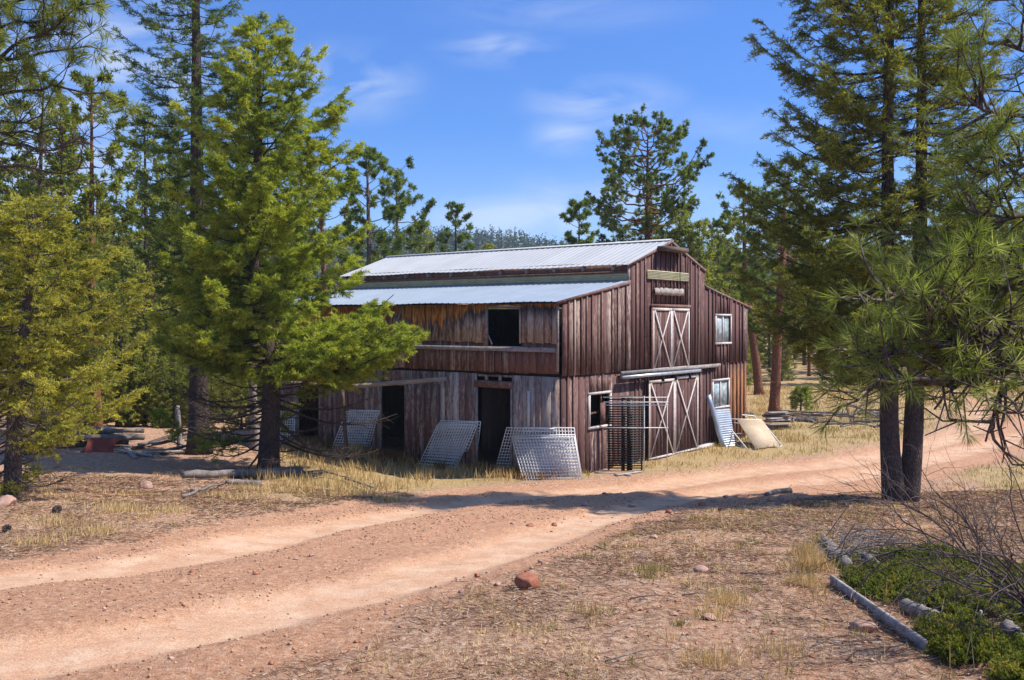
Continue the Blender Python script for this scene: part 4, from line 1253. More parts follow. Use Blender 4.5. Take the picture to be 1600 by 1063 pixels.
# --- near pines whose trunks stand just outside the view
def limb_pine(tr, cr, pts, r0, nt, k, ln, w, tl=(.25, .7), bare=False, tone=(.5, .2), s0=.2, sub=2, up=.25, tip=True):
    p = path_pts(pts, 16); p[1:-1] += rng.normal(0, .012, p[1:-1].shape) * np.linalg.norm(p[-1] - p[0]) * .6
    s = np.linspace(0, 1, 16)
    tr.tube(p, r0 * (1 - s * .82) + .003, 7, .5, .08, cap=False)
    st = rng.uniform(s0, 1, nt)
    base = np.stack([np.interp(st, s, p[:, q]) for q in range(3)], 1)
    tang = unit(np.stack([np.interp(st, s, np.gradient(p[:, q])) for q in range(3)], 1))
    e = rng.normal(size=(nt, 3)); e -= tang * (e * tang).sum(1)[:, None]
    d = unit(tang * rng.uniform(.4, 1.1, nt)[:, None] + unit(e) * .8 + UPV * up)
    L = rng.uniform(*tl, nt)
    n3 = 3; prev = base; C, D = [], []
    for q in range(n3):
        nx = prev + d * (L / n3)[:, None]; r = .008 * (1 - q / n3) + .003
        tr.sticks(prev, nx, r, r * .75, .5); d = unit(d + rng.normal(0, .22, (nt, 3)) + UPV * .08); prev = nx
        if q:
            for _ in range(sub):
                ds = unit(d + rng.normal(0, .75, (nt, 3))); en = nx + ds * rng.uniform(.07, .22, (nt, 1))
                tr.sticks(nx, en, .005, .003, .5); C.append(en); D.append(ds)
    C.append(prev); D.append(d)
    if tip: C.append(p[-1:]); D.append(tang[-1:])
    if bare: return
    C = np.concatenate(C); D = np.concatenate(D)
    g = np.clip(tone[0] + rng.normal(0, tone[1], len(C)), 0, 1)
    tufts(cr, C, D, g, k, ln, w, .72, ln * .45)

def px_path(l): return [at(*q) for q in l]
# right edge
NS = .64
e = empty('pine_tree', (0, 0, 0)); tb = at(1830, 960, 7.6 * NS); tb[2] = zg1(tb[0], tb[1]); e.location = tb
tag(e, 'long-needled pine leaning in from the right edge with dark twisted limbs', 'tree')
tr, cr = MB(), MB()
X, Y = tb[0], tb[1]
tr.tube([(X, Y, tb[2] - .3), (X, Y, tb[2] + 1.6), (X + .1, Y, tb[2] + 3), (X, Y, tb[2] + 4.3)], [.2, .17, .12, .05], 12, .5, .06)
RIGHT = [  # photo pixels + distance of each limb, thickness, twigs
    ([(1830, 470, 7.6), (1690, 490, 7.4), (1604, 530, 7.2), (1556, 556, 7.0), (1500, 572, 6.9), (1444, 560, 6.8), (1396, 545, 6.7)], .05, 46, False),
    ([(1830, 520, 7.6), (1660, 560, 7.3), (1572, 580, 7.0), (1508, 600, 6.8), (1444, 598, 6.6), (1364, 588, 6.5)], .032, 30, False),
    ([(1604, 530, 7.2), (1540, 520, 7.0), (1476, 490, 6.8), (1420, 470, 6.6), (1380, 455, 6.5)], .024, 34, False),
    ([(1604, 530, 7.2), (1556, 480, 7.4), (1508, 430, 7.4), (1476, 420, 7.4)], .022, 26, False),
    ([(1690, 490, 7.4), (1620, 440, 7.2), (1556, 400, 7.0), (1508, 400, 6.9)], .026, 26, False),
    ([(1572, 570, 7.0), (1500, 548, 7.2), (1444, 546, 7.3), (1388, 548, 7.4)], .018, 18, False),
    ([(1830, 560, 7.6), (1700, 575, 7.4), (1630, 590, 7.2), (1584, 600, 7.1)], .02, 24, False),
    ([(1830, 330, 7.8), (1690, 330, 7.6), (1604, 330, 7.4), (1548, 350, 7.2), (1524, 340, 7.1)], .035, 34, False),
    ([(1830, 400, 7.8), (1700, 420, 7.6), (1620, 430, 7.4), (1572, 440, 7.2), (1540, 460, 7.2)], .03, 34, False),
    ([(1830, 200, 7.8), (1680, 180, 7.6), (1604, 172, 7.4), (1548, 178, 7.2), (1506, 150, 7.0)], .03, 26, False),
    ([(1830, 260, 7.8), (1690, 250, 7.6), (1604, 245, 7.4), (1560, 260, 7.3), (1532, 280, 7.3)], .028, 30, False),
    ([(1830, 120, 7.8), (1680, 100, 7.6), (1604, 80, 7.4), (1572, 60, 7.3)], .026, 24, False),
    ([(1830, 20, 7.8), (1680, 10, 7.6), (1596, -10, 7.4)], .026, 18, False),
    ([(1604, 540, 7.2), (1556, 590, 7.0), (1500, 590, 6.9), (1460, 640, 6.8)], .016, 12, True),
    ([(1640, 520, 7.2), (1580, 600, 7.0), (1556, 640, 6.9), (1540, 690, 6.8)], .016, 14, True),
    ([(1556, 556, 7.0), (1508, 530, 6.8), (1468, 540, 6.7), (1436, 520, 6.6)], .014, 16, True),
    ([(1604, 530, 7.1), (1572, 520, 6.9), (1524, 560, 6.8), (1476, 580, 6.7)], .02, 14, True)]
for pts, r_, nt, bare in RIGHT:
    limb_pine(tr, cr, [at(a_, b_, c_ * NS) for a_, b_, c_ in pts], r_ * NS, int(nt * .74), 40, .096, .0030, (.11, .31), bare, (.5, .22), .28 if pts[0][0] > 1700 else .15, 1)
for m_ in (tr, cr): m_.v = [q - tb for q in m_.v]
tr.build('trunk', M['bark_grey'], e, shade=True); cr.build('crown', M['nearpine'], e)
# top left
e = empty('pine_tree'); tb = at(-190, 800, 12.5); tb[2] = zg1(tb[0], tb[1]); e.location = tb
tag(e, 'long-needled pine reaching in at the top left corner', 'tree')
tr, cr = MB(), MB(); X, Y = tb[0], tb[1]
tr.tube([(X, Y, tb[2] - .3), (X, Y, tb[2] + 3), (X, Y, tb[2] + 8), (X, Y, tb[2] + 12)], [.24, .2, .14, .05], 10, .5, .06)
for pts, r_, nt, bare in (
    ([(-190, 180, 12.5), (-60, 150, 12.3), (15, 72, 12.2), (60, 60, 12), (100, 30, 12), (125, 8, 12)], .04, 30, False),
    ([(-190, 110, 12.5), (-40, 110, 12.4), (30, 88, 12.2), (85, 80, 12), (140, 72, 12)], .035, 26, False),
    ([(-190, 200, 12.5), (-40, 150, 12.4), (40, 145, 12.2), (110, 138, 12), (165, 145, 12)], .035, 30, False),
    ([(-190, 60, 12.5), (-40, 20, 12.3), (40, 0, 12.2), (90, -10, 12)], .03, 24, False),
    ([(-190, 40, 12.5), (-60, 40, 12.3), (20, 40, 12.2), (70, 30, 12.1)], .03, 22, False),
    ([(-190, 240, 12.5), (-40, 200, 12.4), (40, 210, 12.2), (90, 200, 12)], .03, 20, True),
    ([(-190, 160, 12.5), (-40, 190, 12.4), (30, 195, 12.2), (70, 180, 12)], .03, 14, False),
    ([(-190, 330, 12.5), (-60, 270, 12.4), (30, 255, 12.2), (90, 272, 12), (150, 262, 12)], .03, 26, True),
    ([(-190, 280, 12.5), (-60, 230, 12.4), (20, 225, 12.2), (80, 235, 12), (130, 220, 12)], .026, 26, True)):
    limb_pine(tr, cr, px_path(pts), r_, int(nt * .62), 26, .17, .010, (.25, .6), bare, (.45, .2), .3)
for m_ in (tr, cr): m_.v = [q - tb for q in m_.v]
tr.build('trunk', M['bark_dark'], e, shade=True); cr.build('crown', M['nearpine'], e)
# ------------------------------------------------------------------ things leaning on and standing by the barn
def wire_panel(bl, br, tr_, tl_, nx, ny, label, group, r=.008, frame=.012):
    bl, br, tr_, tl_ = [np.asarray(q, float) for q in (bl, br, tr_, tl_)]
    mb = MB()
    nrm = unit(np.cross(br - bl, tl_ - bl))
    B = lambda s, t: (bl * (1 - s) + br * s) * (1 - t) + (tl_ * (1 - s) + tr_ * s) * t
    for i in range(nx + 1):
        s = i / nx; k = frame if i in (0, nx) else r
        q = [B(s, 0), B(s, .5) + nrm * random.uniform(-.006, .006), B(s, 1)]
        mb.tube(q, k, 4, .5)
    for j in range(ny + 1):
        t = j / ny; k = frame if j in (0, ny) else r
        q = [B(0, t) + nrm * .012, B(.5, t) + nrm * .012, B(1, t) + nrm * .012]
        mb.tube(q, k, 4, .5)
    return tag(mb.build('wire_panel', M['wire'], origin=bl), label, 'wire panel', group)
def sw(px, py, off): v, z = S(px, py, off); return Wd(-off, v, z)
def gw_(px, py, off): u, z = G(px, py, off); return Wd(u, -off, z)
GP = 'wire grid panels leaning on the barn'
def lean(corn, offs, nx, ny, label, drop=.04, fwd=None):
    TL, TR, BR, BL_ = corn
    bl = on_ground(*BL_); br = on_ground(*BR); bl[2] -= drop; br[2] -= drop
    if fwd is not None:
        bl = at(*BL_, bl[1] - fwd); br = at(*BR, br[1] - fwd)
    return wire_panel(bl, br, sw(TR[0], TR[1], offs), sw(TL[0], TL[1], offs), nx, ny, label, GP, .0105, .015)
lean([(800, 686), (897, 683), (909, 751), (819, 752)], .30, 20, 14, 'front wire grid panel of the stack at the barn corner, tilted and brightest')
lean([(803, 682), (898, 680), (910, 748), (822, 749)], .24, 20, 14, 'second wire grid panel just behind the front one at the barn corner')
lean([(818, 668), (897, 669), (905, 744), (822, 745)], .12, 17, 15, 'upright wire grid panel rearmost against the boards at the barn corner')
lean([(792, 668), (866, 670), (850, 738), (773, 735)], .16, 17, 15, 'wire grid panel at the barn corner slanting across the edge of the doorway')
lean([(684, 663), (743, 664), (711, 732), (653, 727)], .22, 15, 15, 'front wire grid panel left of the open doorway, slanting to the left')
lean([(687, 660), (747, 661), (720, 731), (662, 727)], .16, 15, 15, 'second wire grid panel in the stack left of the open doorway')
lean([(689, 657), (751, 659), (743, 728), (684, 724)], .09, 15, 15, 'rear wire grid panel in the stack left of the open doorway, nearly upright')
lean([(541, 643), (592, 643), (574, 708), (516, 706)], .2, 14, 16, 'wire grid panel behind the dark leaning post, slanting left')
lean([(546, 641), (593, 642), (587, 707), (541, 706)], .1, 14, 16, 'upright wire grid panel behind the dark leaning post')
lean([(416, 640), (461, 641), (459, 694), (414, 692)], .1, 13, 14, 'wire grid panel against the far end of the barn, half hidden by the fir trunk')

# black slatted rack and the white pipe gate in front of it
p0 = at(949, 738, 26.5); p1 = at(1003, 738, 26.5); zt0 = at(975, 619, 26.5)[2]
zb0 = zg1(p0[0], p0[1])
rk = empty('slatted_rack', (p0[0], p0[1], zb0)); tag(rk, 'black slatted steel rack standing by the open square window', 'rack')
dv = p1 - p0; dv[2] = 0; wdt = np.linalg.norm(dv); dv /= wdt; fw_ = np.array([dv[1], -dv[0], 0])
org = np.zeros(3)
for s_, w_ in ((0.02, .04), (.40, .10), (.56, .16), (.97, .04)):
    mb = MB(); mb.box(dv * wdt * s_ - fw_ * .02, dv * w_, fw_ * .05, UPV * (zt0 - zb0), .5); mb.build('post', M['black'], rk)
mb = MB(); n = 30
for k in range(n):
    zz = .06 + (zt0 - zb0 - .1) * k / (n - 1)
    mb.box(dv * -.01 + fw_ * .032 + UPV * zz, dv * (wdt + .03), fw_ * .03, UPV * .034, .5)
mb.build('slats', M['black'], rk)
g0 = at(942, 738, 26.3); gz = zg1(g0[0], g0[1]); g1 = at(1044, 738, 26.3)
pg = empty('pipe_gate', (g0[0], g0[1], gz)); tag(pg, 'white pipe gate standing before the black rack and the left sliding door', 'gate')
dd = g1 - g0; dd[2] = 0; L_ = np.linalg.norm(dd); dd /= L_
for y_, r_ in ((621, .012), (628.5, .017), (633, .011), (668.5, .014)):
    z_ = at(992, y_, 26.3)[2] - gz
    mb = MB(); mb.tube([UPV * z_, dd * L_ * .5 + UPV * (z_ - .004), dd * L_ + UPV * z_], r_, 8, .6); mb.build('rail', M['whitepipe'], pg)
for s_ in (.63, .985):
    mb = MB(); zt2 = at(992, 619, 26.3)[2] - gz; mb.tube([dd * L_ * s_ + UPV * -.1, dd * L_ * s_ + UPV * zt2], .013, 8, .6); mb.build('upright', M['whitepipe'], pg)

def thing_bar(name, a, b, w, t, m, label, cat, group=None, up=(0, 0, 1)):
    """a straight board lying from a to b, built along its own x axis"""
    a = np.asarray(a, float); b = np.asarray(b, float); L = np.linalg.norm(b - a)
    mb = MB(); n = 7; xs = np.linspace(0, L, n)
    jy = rng.normal(0, w * .03, n); jw = w * (1 + rng.normal(0, .04, n))
    v = []
    for x, o, q in zip(xs, jy, jw): v += [(x, o - q / 2, -t / 2), (x, o + q / 2, -t / 2), (x, o + q / 2, t / 2), (x, o - q / 2, t / 2)]
    i = np.arange(n - 1)[:, None] * 4; j = np.arange(4)[None]
    f = np.stack([i + j, i + (j + 1) % 4, i + 4 + (j + 1) % 4, i + 4 + j], -1).reshape(-1, 4)[:, ::-1]
    mb.add(v, [f, np.array([[0, 1, 2, 3], [n * 4 - 1, n * 4 - 2, n * 4 - 3, n * 4 - 4]])])
    o = mb.build(name, m)
    d = unit(b - a); sd = unit(np.cross(np.asarray(up, float), d)); uu = np.cross(d, sd)
    o.matrix_world = Matrix([[d[0], sd[0], uu[0], a[0]], [d[1], sd[1], uu[1], a[1]], [d[2], sd[2], uu[2], a[2]], [0, 0, 0, 1]])
    return tag(o, label, cat, group)
def thing_log(name, pts, rad, m, label, cat, group=None, seg=9, rough=.08, twigs=0):
    pts = np.asarray(pts, float); n = 10
    p = path_pts(pts, n); p[1:-1] += rng.normal(0, .012, (n - 2, 3)) * np.linalg.norm(p[-1] - p[0]) * .35
    a = p[0].copy(); d = unit(p[-1] - a); sd = unit(np.cross(np.array([0, 0, 1.]) if abs(d[2]) < .9 else np.array([0, 1., 0]), d)); uu = np.cross(d, sd)
    Q = np.stack([(p - a) @ d, (p - a) @ sd, (p - a) @ uu], 1)
    mb = MB(); r = np.linspace(rad[0], rad[1], n) * (1 + rng.normal(0, .05, n)); mb.tube(Q, r, seg, .5, rough)
    if twigs:
        k = rng.integers(1, n, twigs); e = unit(rng.normal(size=(twigs, 3)) + np.array([.8, 0, .3]))
        ln = rng.uniform(.2, .6, twigs)[:, None] * np.linalg.norm(Q[-1]) * .35
        mb.sticks(Q[k], Q[k] + e * ln, min(.012, rad[1] * .8), min(.005, rad[1] * .3), .5)
    o = mb.build(name, m, shade=True)
    o.matrix_world = Matrix([[d[0], sd[0], uu[0], a[0]], [d[1], sd[1], uu[1], a[1]], [d[2], sd[2], uu[2], a[2]], [0, 0, 0, 1]])
    return tag(o, label, cat, group)

# right end of the gable: metal strip, corrugated sheet, pipe frame, plywood
a = on_ground(1130, 698); b = gw_(1107, 618, .12)
thing_bar('metal_strip', a, b, .16, .03, M['bluestrip'], 'narrow pale blue metal strip leaning beside the lower window', 'metal strip', None, fw_)
bl, br = on_ground(1133, 698), on_ground(1149, 697); tl_, tr2 = gw_(1116, 640, .18), gw_(1140, 638, .22)
mb = MB(); n = 60
for side in (0, .006):
    ts = np.linspace(0, 1, n); nr_ = unit(np.cross(br - bl, tl_ - bl))
    L0 = bl + (tl_ - bl) * ts[:, None]; R0 = br + (tr2 - br) * ts[:, None]
    w_ = (np.sin(ts * 2 * np.pi * 17) * .022 + side)[:, None] * nr_
    i = np.arange(n - 1); mb.add(np.concatenate([L0 + w_, R0 + w_]), np.stack([i, i + n, i + n + 1, i + 1], 1), .5)
tag(mb.build('corrugated_sheet', M['galv'], origin=bl), 'grey corrugated metal sheet leaning under the lower window', 'metal sheet')
def frame_thing(bl, br, tr_, tl_, bars, label, r=.022):
    e = empty('leaning_gate', bl); tag(e, label, 'gate frame', 'white pipe frames leaning at the barn corner')
    o = np.asarray(bl)
    for a_, b_ in ((bl, tl_), (br, tr_), (tl_, tr_), (bl, br)):
        mb = MB(); mb.tube([a_ - o, b_ - o], r, 7, .6); mb.build('edge_pipe', M['whitepipe'], e)
    for t in bars:
        mb = MB(); mb.tube([bl + (tl_ - bl) * t - o, br + (tr_ - br) * t - o], r * .7, 6, .5); mb.build('cross_pipe', M['whitepipe'], e)
    return e
frame_thing(on_ground(1153, 697), on_ground(1212, 693), at(1178, 650, 34.3), at(1126, 646, 34.0), (.35, .7), 'white pipe frame leaning rearmost of the two at the barn corner')
frame_thing(on_ground(1168, 703), on_ground(1222, 697), at(1189, 656, 33.6), at(1129, 655, 33.3), (.5,), 'white pipe frame leaning under the tan plywood sheet')
bl, br, tr2, tl_ = on_ground(1180, 704), on_ground(1217, 699), at(1189.5, 658.5, 33.3), at(1151, 659, 33.1)
nr_ = unit(np.cross(br - bl, tl_ - bl)) * .018
for q in (bl, br, tr2, tl_): q += nr_ * 2.4 + UPV * .01
V = np.array([bl, br, tr2, tl_]); V = np.concatenate([V, V + nr_])
mb = MB(); mb.add(V, np.array([[0, 3, 2, 1], [4, 5, 6, 7], [0, 1, 5, 4], [1, 2, 6, 5], [2, 3, 7, 6], [3, 0, 4, 7]]), .5)
tag(mb.build('plywood_sheet', M['ply'], origin=bl), 'weathered tan plywood sheet leaning on the pipe frame at the barn corner', 'plywood')
bl, br, tr2, tl_ = at(1142, 652, 34.2), at(1166, 652, 34.4), at(1162, 641, 34.9), at(1139, 640.5, 34.7)
V = np.array([bl, br, tr2, tl_]); nr_ = unit(np.cross(br - bl, tl_ - bl)) * .02; V = np.concatenate([V, V + nr_])
mb = MB(); mb.add(V, np.array([[0, 3, 2, 1], [4, 5, 6, 7], [0, 1, 5, 4], [1, 2, 6, 5], [2, 3, 7, 6], [3, 0, 4, 7]]), .9)
tag(mb.build('white_board', M['whitepipe'], origin=bl), 'small white board propped above the pipe frames by the lower window', 'board')
# stacked boards behind the plywood
for k in range(9):
    a = on_ground(1196 + random.uniform(-3, 4), 672); b = on_ground(1232 + random.uniform(-6, 6), 671); lift = .06 + .075 * k
    a[2] += lift; b[2] += lift; a[1] += random.uniform(-.15, .3); b[1] += random.uniform(-.15, .3)
    thing_bar('board', a, b, .2, .06, M['greywood'] if k % 3 else M['darkwood'], 'weathered board in the low stack behind the plywood sheet', 'board', 'stacked boards behind the plywood')
# boards on the ground by the rack
for (x0, y0, x1, y1), lb in (((930, 739, 985, 744), 'thin grey board on the ground in front of the black rack'), ((962, 744, 1000, 738), 'short board end lying at the foot of the black rack')):
    a = on_ground(x0, y0); b = on_ground(x1, y1); a[2] += .03; b[2] += .03
    thing_bar('board', a, b, .12, .035, M['greywood'], lb, 'board')

# posts and the pole rail before the side wall
pq = at(543, 719, 28.2); pq[2] = zg1(pq[0], pq[1]) - .2; tq = at(534, 601, 28.0)
thing_bar('fence_post', pq, tq, .21, .12, M['darkwood'], 'dark squared post leaning in front of the wire panels, rail end on its top', 'post', None, (1, .2, 0))
pq2 = at(401, 706, 29.2); pq2[2] = zg1(pq2[0], pq2[1]) - .2; tq2 = at(394, 590, 29.0)
thing_log('fence_post', [pq2, tq2], (.15, .12), M['beam'], 'whitish round post left of the bright fir trunk', 'post')
a = sw(698, 592, .12); b = at(528, 606, 27.85)
thing_bar('rail', a, b, .07, .13, M['greywood'], 'grey rail from the barn wall to the dark leaning post', 'rail')
a = at(545, 606, 28.15); b = at(391, 594, 28.85)
thing_bar('rail', a, b, .07, .13, M['greywood'], 'grey rail between the dark leaning post and the whitish round post', 'rail')
pq = at(281, 690, 28.5); pq[2] = zg1(pq[0], pq[1]) - .1
thing_log('fence_post', [pq, at(277, 634, 28.5)], (.09, .075), M['beam'], 'short thin post standing left of the stout fir trunk', 'post')
# inside the open doorway: fallen boards
for (x0, y0, x1, y1), lb in (((752, 704, 770, 694), 'pale broken board inside the open doorway, left one'), ((758, 706, 785, 694), 'pale broken board inside the open doorway, right one')):
    v0 = Wd(.7, S(x0, 700)[0] - .1, .25); v1 = Wd(.9, S(x1, 700)[0] - .2, .55)
    thing_bar('board', v0, v1, .10, .03, M['greywood'], lb, 'board')

# ------------------------------------------------------------------ wood pile at the left
LG = 'old logs of the pile at the left'
for k, (x0, y0, x1, y1, r, up) in enumerate(((66, 697, 200, 693, .11, 0), (92, 700, 150, 699, .10, 0), (70, 690, 215, 685, .10, .15), (74, 684, 190, 676, .10, .22), (112, 689, 230, 686, .11, .16), (66, 690, 180, 676, .09, .42), (85, 692, 228, 686, .085, .46))):
    a = on_ground(x0, 699); b = on_ground(x1, 697); zz = .12 + .19 * [0, 0, 1, 1, 1, 2, 2][k]
    a[2] += zz; b[2] += zz; sh = [0, .35, .1, -.15, .3, .0, .2][k]; a[1] -= sh; b[1] -= sh * .8
    thing_log('log', [a, (a + b) / 2, b], (r * 1.05, r * .8), M['deadwood'] if k != 2 else M['darkwood'], 'long grey log in the pile behind the rust red metal sheet', 'log', LG)
bl, br = on_ground(124, 707), on_ground(180, 708); h_ = .40
mb = MB(); n = 14; ts = np.linspace(0, 1, n)
Lc = bl + np.stack([.10 * ts + .10 * np.sin(ts * 3.1), .25 * ts, h_ * ts], 1); Rc = br + np.stack([.10 * ts - .14 * np.sin(ts * 3.1), .25 * ts, h_ * ts], 1)
i = np.arange(n - 1)
for o_ in (0, .012): mb.add(np.concatenate([Lc, Rc]) + np.array([0, o_, 0]), np.stack([i, i + n, i + n + 1, i + 1], 1), .5)
tag(mb.build('metal_sheet', M['rust'], origin=bl), 'rust red metal sheet propped against the log pile', 'metal sheet')
for (x0, y0, x1, y1, w_, m_, z0, z1, lb) in ((204, 704, 282, 690, .16, 'darkwood', .05, .3, 'dark board slanting up over the scrap heap'), (262, 708, 332, 700, .16, 'darkwood', .08, .28, 'dark board at the right end of the scrap heap'),
    (196, 704, 212, 718, .15, 'greywood', .12, .03, 'short pale board pointing at the viewer from the scrap heap'), (182, 707, 238, 716, .12, 'greywood', .06, .04, 'narrow grey board flat on the ground before the scrap heap'),
    (225, 712, 300, 708, .13, 'greywood', .06, .1, 'grey board lying lengthwise under the scrap heap'), (240, 706, 300, 698, .18, 'darkwood', .22, .36, 'broad dark board on top of the scrap heap'),
    (250, 712, 345, 706, .1, 'darkwood', .05, .07, 'long thin dark board along the front of the scrap heap'), (215, 700, 262, 700, .16, 'greywood', .1, .2, 'grey board between the logs and the scrap heap')):
    a = on_ground(x0, y0); b = on_ground(x1, y1); a[2] += z0; b[2] += z1
    thing_bar('board', a, b, w_, .05, M[m_], lb, 'board', 'boards of the scrap heap')
a = on_ground(286, 751); b = on_ground(470, 745); a[2] += .12; b[2] += .13
thing_log('log', [a, (a + b) / 2 + UPV * .01, b], (.085, .12), M['deadwood'], 'long grey log lying at the foot of the bright fir', 'log')
a = on_ground(352, 757); b = on_ground(408, 761); a[2] += .06; b[2] += .06
thing_log('log', [a, b], (.06, .08), M['deadwood'], 'short thin log in front of the long grey log', 'log')
for l_, lb in (([(455, 742), (520, 748), (560, 757)], 'crooked dead branch on the grass right of the long log'), ([(540, 752), (585, 772), (592, 764)], 'dead twisted root at the road edge below the leaning post'), ([(285, 780), (330, 770), (352, 757)], 'pale dead twig on the needle litter left of the long log'), ([(470, 752), (500, 745), (512, 741)], 'thin dead twig just beyond the end of the long log')):
    q = [on_ground(*c) + UPV * .06 for c in l_]
    q[1] = q[1] + UPV * .08
    thing_log('dead_branch', q, (.035, .012), M['deadwood'], lb, 'branch', None, 6, .1, 6)

# ------------------------------------------------------------------ brush heap across the grass on the right
for k in range(40):
    x0 = random.uniform(1235, 1400); y0 = random.uniform(646, 672) if x0 > 1270 else random.uniform(648, 660)
    a = on_ground(x0, y0); L = random.uniform(.8, 2.6); az = random.uniform(0, 6.283)
    b = a + np.array([math.cos(az) * L, math.sin(az) * L * .8, 0]); b[2] = zg1(b[0], b[1]) + random.uniform(.0, .5) * (x0 > 1280); a[2] += random.uniform(.03, .35) * (x0 > 1280) + .05
    mid = (a + b) / 2 + UPV * random.uniform(0, .15)
    r0 = random.uniform(.025, .075)
    thing_log('dead_branch', [a, mid, b], (r0, r0 * .45), M['deadwood'] if random.random() < .75 else M['darkwood'], 'grey dead branch in the brush heap on the far grass', 'branch', 'dead branches of the brush heap', 6, .1, 5)
for k, l_ in enumerate(([(1398, 655), (1345, 640), (1312, 628), (1305, 650)], [(1390, 660), (1330, 632), (1318, 625), (1330, 660)], [(1400, 640), (1370, 625), (1330, 640), (1335, 664)])):
    q = [at(x, y, 34.5) for x, y in l_]
    thing_log('dead_branch', q, (.05, .025), M['deadwood'], 'long dead branch arching out of the brush heap towards the twin trunks', 'branch', 'arching branches of the brush heap', 6, .1, 7)
p = on_ground(1251, 643)
tr, cr = ponderosa(.95, .03, interp_env([(.1, .3, .3, .3), (.5, .36, .36, .36), (1, .12, .12, .12)]), 22, .1, None, k=22, ln=.17, w=.03, twig_m=4, tone=(.6, .2), sub=1, limb_r=.012, droop=(.3, .9))
plant_tree('pine_seedling', (tr, cr), p, M['bark_dark'], M['nearpine'], 'small pine seedling alone on the far grass beside the brush heap')

# ------------------------------------------------------------------ rocks
def ico():
    import bmesh
    bm = bmesh.new(); bmesh.ops.create_icosphere(bm, subdivisions=3, radius=1)
    v = np.array([q.co[:] for q in bm.verts]); f = np.array([[w.index for w in q.verts] for q in bm.faces]); bm.free(); return v, f
ICO = ico()
def rock_mesh(seed):
    v, f = ICO; r_ = np.random.default_rng(seed); q = v.copy()
    for _ in range(9):                                    # cut facets
        n_ = unit(r_.normal(size=3)); d_ = r_.uniform(.55, .85); s_ = q @ n_; q = q - np.maximum(s_ - d_, 0)[:, None] * n_
    q += r_.normal(0, .012, q.shape); return q, f
def rock(px, py, wpx, hr, dr, m, label, group=None, sink=.25, seed=0):
    p = on_ground(px, py); s = wpx / F * p[1] / 2 * 1.15
    v, f = rock_mesh(seed); mb = MB(); an = random.uniform(0, 6.28)
    v = v @ np.array([[math.cos(an), math.sin(an), 0], [-math.sin(an), math.cos(an), 0], [0, 0, 1]])
    v = v * np.array([s, s * dr, s * hr]); mb.add(v, f, .5)
    o = mb.build('rock', m); p[2] += s * hr * (1 - 2 * sink); o.location = p
    return tag(o, label, 'rock', group)
rock(826, 921, 40, .62, .8, M['redrock'], 'fist-shaped red rock alone at the edge of the near wheel track', None, .15, 3)
rock(1348, 984, 46, .4, .8, M['rock'], 'flat pink rock left of the weathered plank', None, .3, 5)
rock(1094, 899, 24, .6, .7, M['rock'], 'small pale pink rock among dry tufts right of the road', None, .2, 7)
rock(1108, 970, 22, .55, .8, M['rock'], 'rounded pinkish stone in the foreground litter, nearest the bare middle', None, .25, 9)
rock(990, 902, 26, .3, .6, M['rock'], 'flat grey-pink slab low in the litter right of the red rock', None, .3, 11)
rock(8, 792, 40, .6, .9, M['rock'], 'pink boulder cut by the left edge under the yellowing fir', None, .25, 13)
rock(228, 764, 20, .7, .8, M['rock'], 'pale pink rock on the left bank above the far wheel track', None, .2, 15)
rock(1345, 874, 12, .7, .8, M['rock'], 'small grey stone behind the juniper mat', None, .2, 17)
rock(1022, 843, 15, .5, .8, M['rock'], 'grey stone on the right verge of the road', None, .25, 19)
rock(866, 812, 9, .7, .8, M['redrock'], 'dark little stone on the ridge between the wheel tracks', None, .2, 21)
RG = 'loose stones on the road verges'
for k in range(70):
    t = random.random()
    if t < .45: px = random.uniform(330, 1250); py = np.interp(px, [330, 420, 600, 780, 900, 1020, 1150, 1300], [1055, 1040, 965, 895, 855, 812, 785, 772]) + random.gauss(6, 14)
    elif t < .75: px = random.uniform(0, 1000); py = np.interp(px, [0, 300, 600, 900, 1000], [955, 905, 845, 800, 775]) + random.gauss(0, 9)
    else: px = random.uniform(700, 1500); py = random.uniform(860, 1055)
    rock(px, py, random.uniform(5, 12), random.uniform(.45, .8), random.uniform(.6, 1), M['rock'] if random.random() < .6 else M['redrock'], 'small loose stone on the dirt beside the wheel tracks', RG, .25, 30 + k % 9)
PC = 'dark pine cones on the left bank'
for px, py, w_ in ((89, 802, 17), (10, 831, 16), (300, 772, 10), (565, 728, 18), (600, 727, 14)):
    p = on_ground(px, py); s = w_ / F * p[1] / 2; mb = MB()
    n = 120; t = rng.uniform(0, 1, n); an = np.arange(n) * 2.4; rr_ = np.sin(np.pi * (t * .85 + .1)) * s * .75
    c = np.stack([np.cos(an) * rr_ * .5, (t - .5) * s * 2, np.sin(an) * rr_ * .5 + s * .6], 1)
    d = unit(np.stack([np.cos(an), np.full(n, .35), np.sin(an)], 1)); mb.blades(c, d, s * .5, s * .45, rng.random(n))
    tag(mb.build('pine_cone', M['twig'], origin=(0, 0, 0)), 'dark open pine cone lying on the dry ground', 'pine cone', PC).location = p

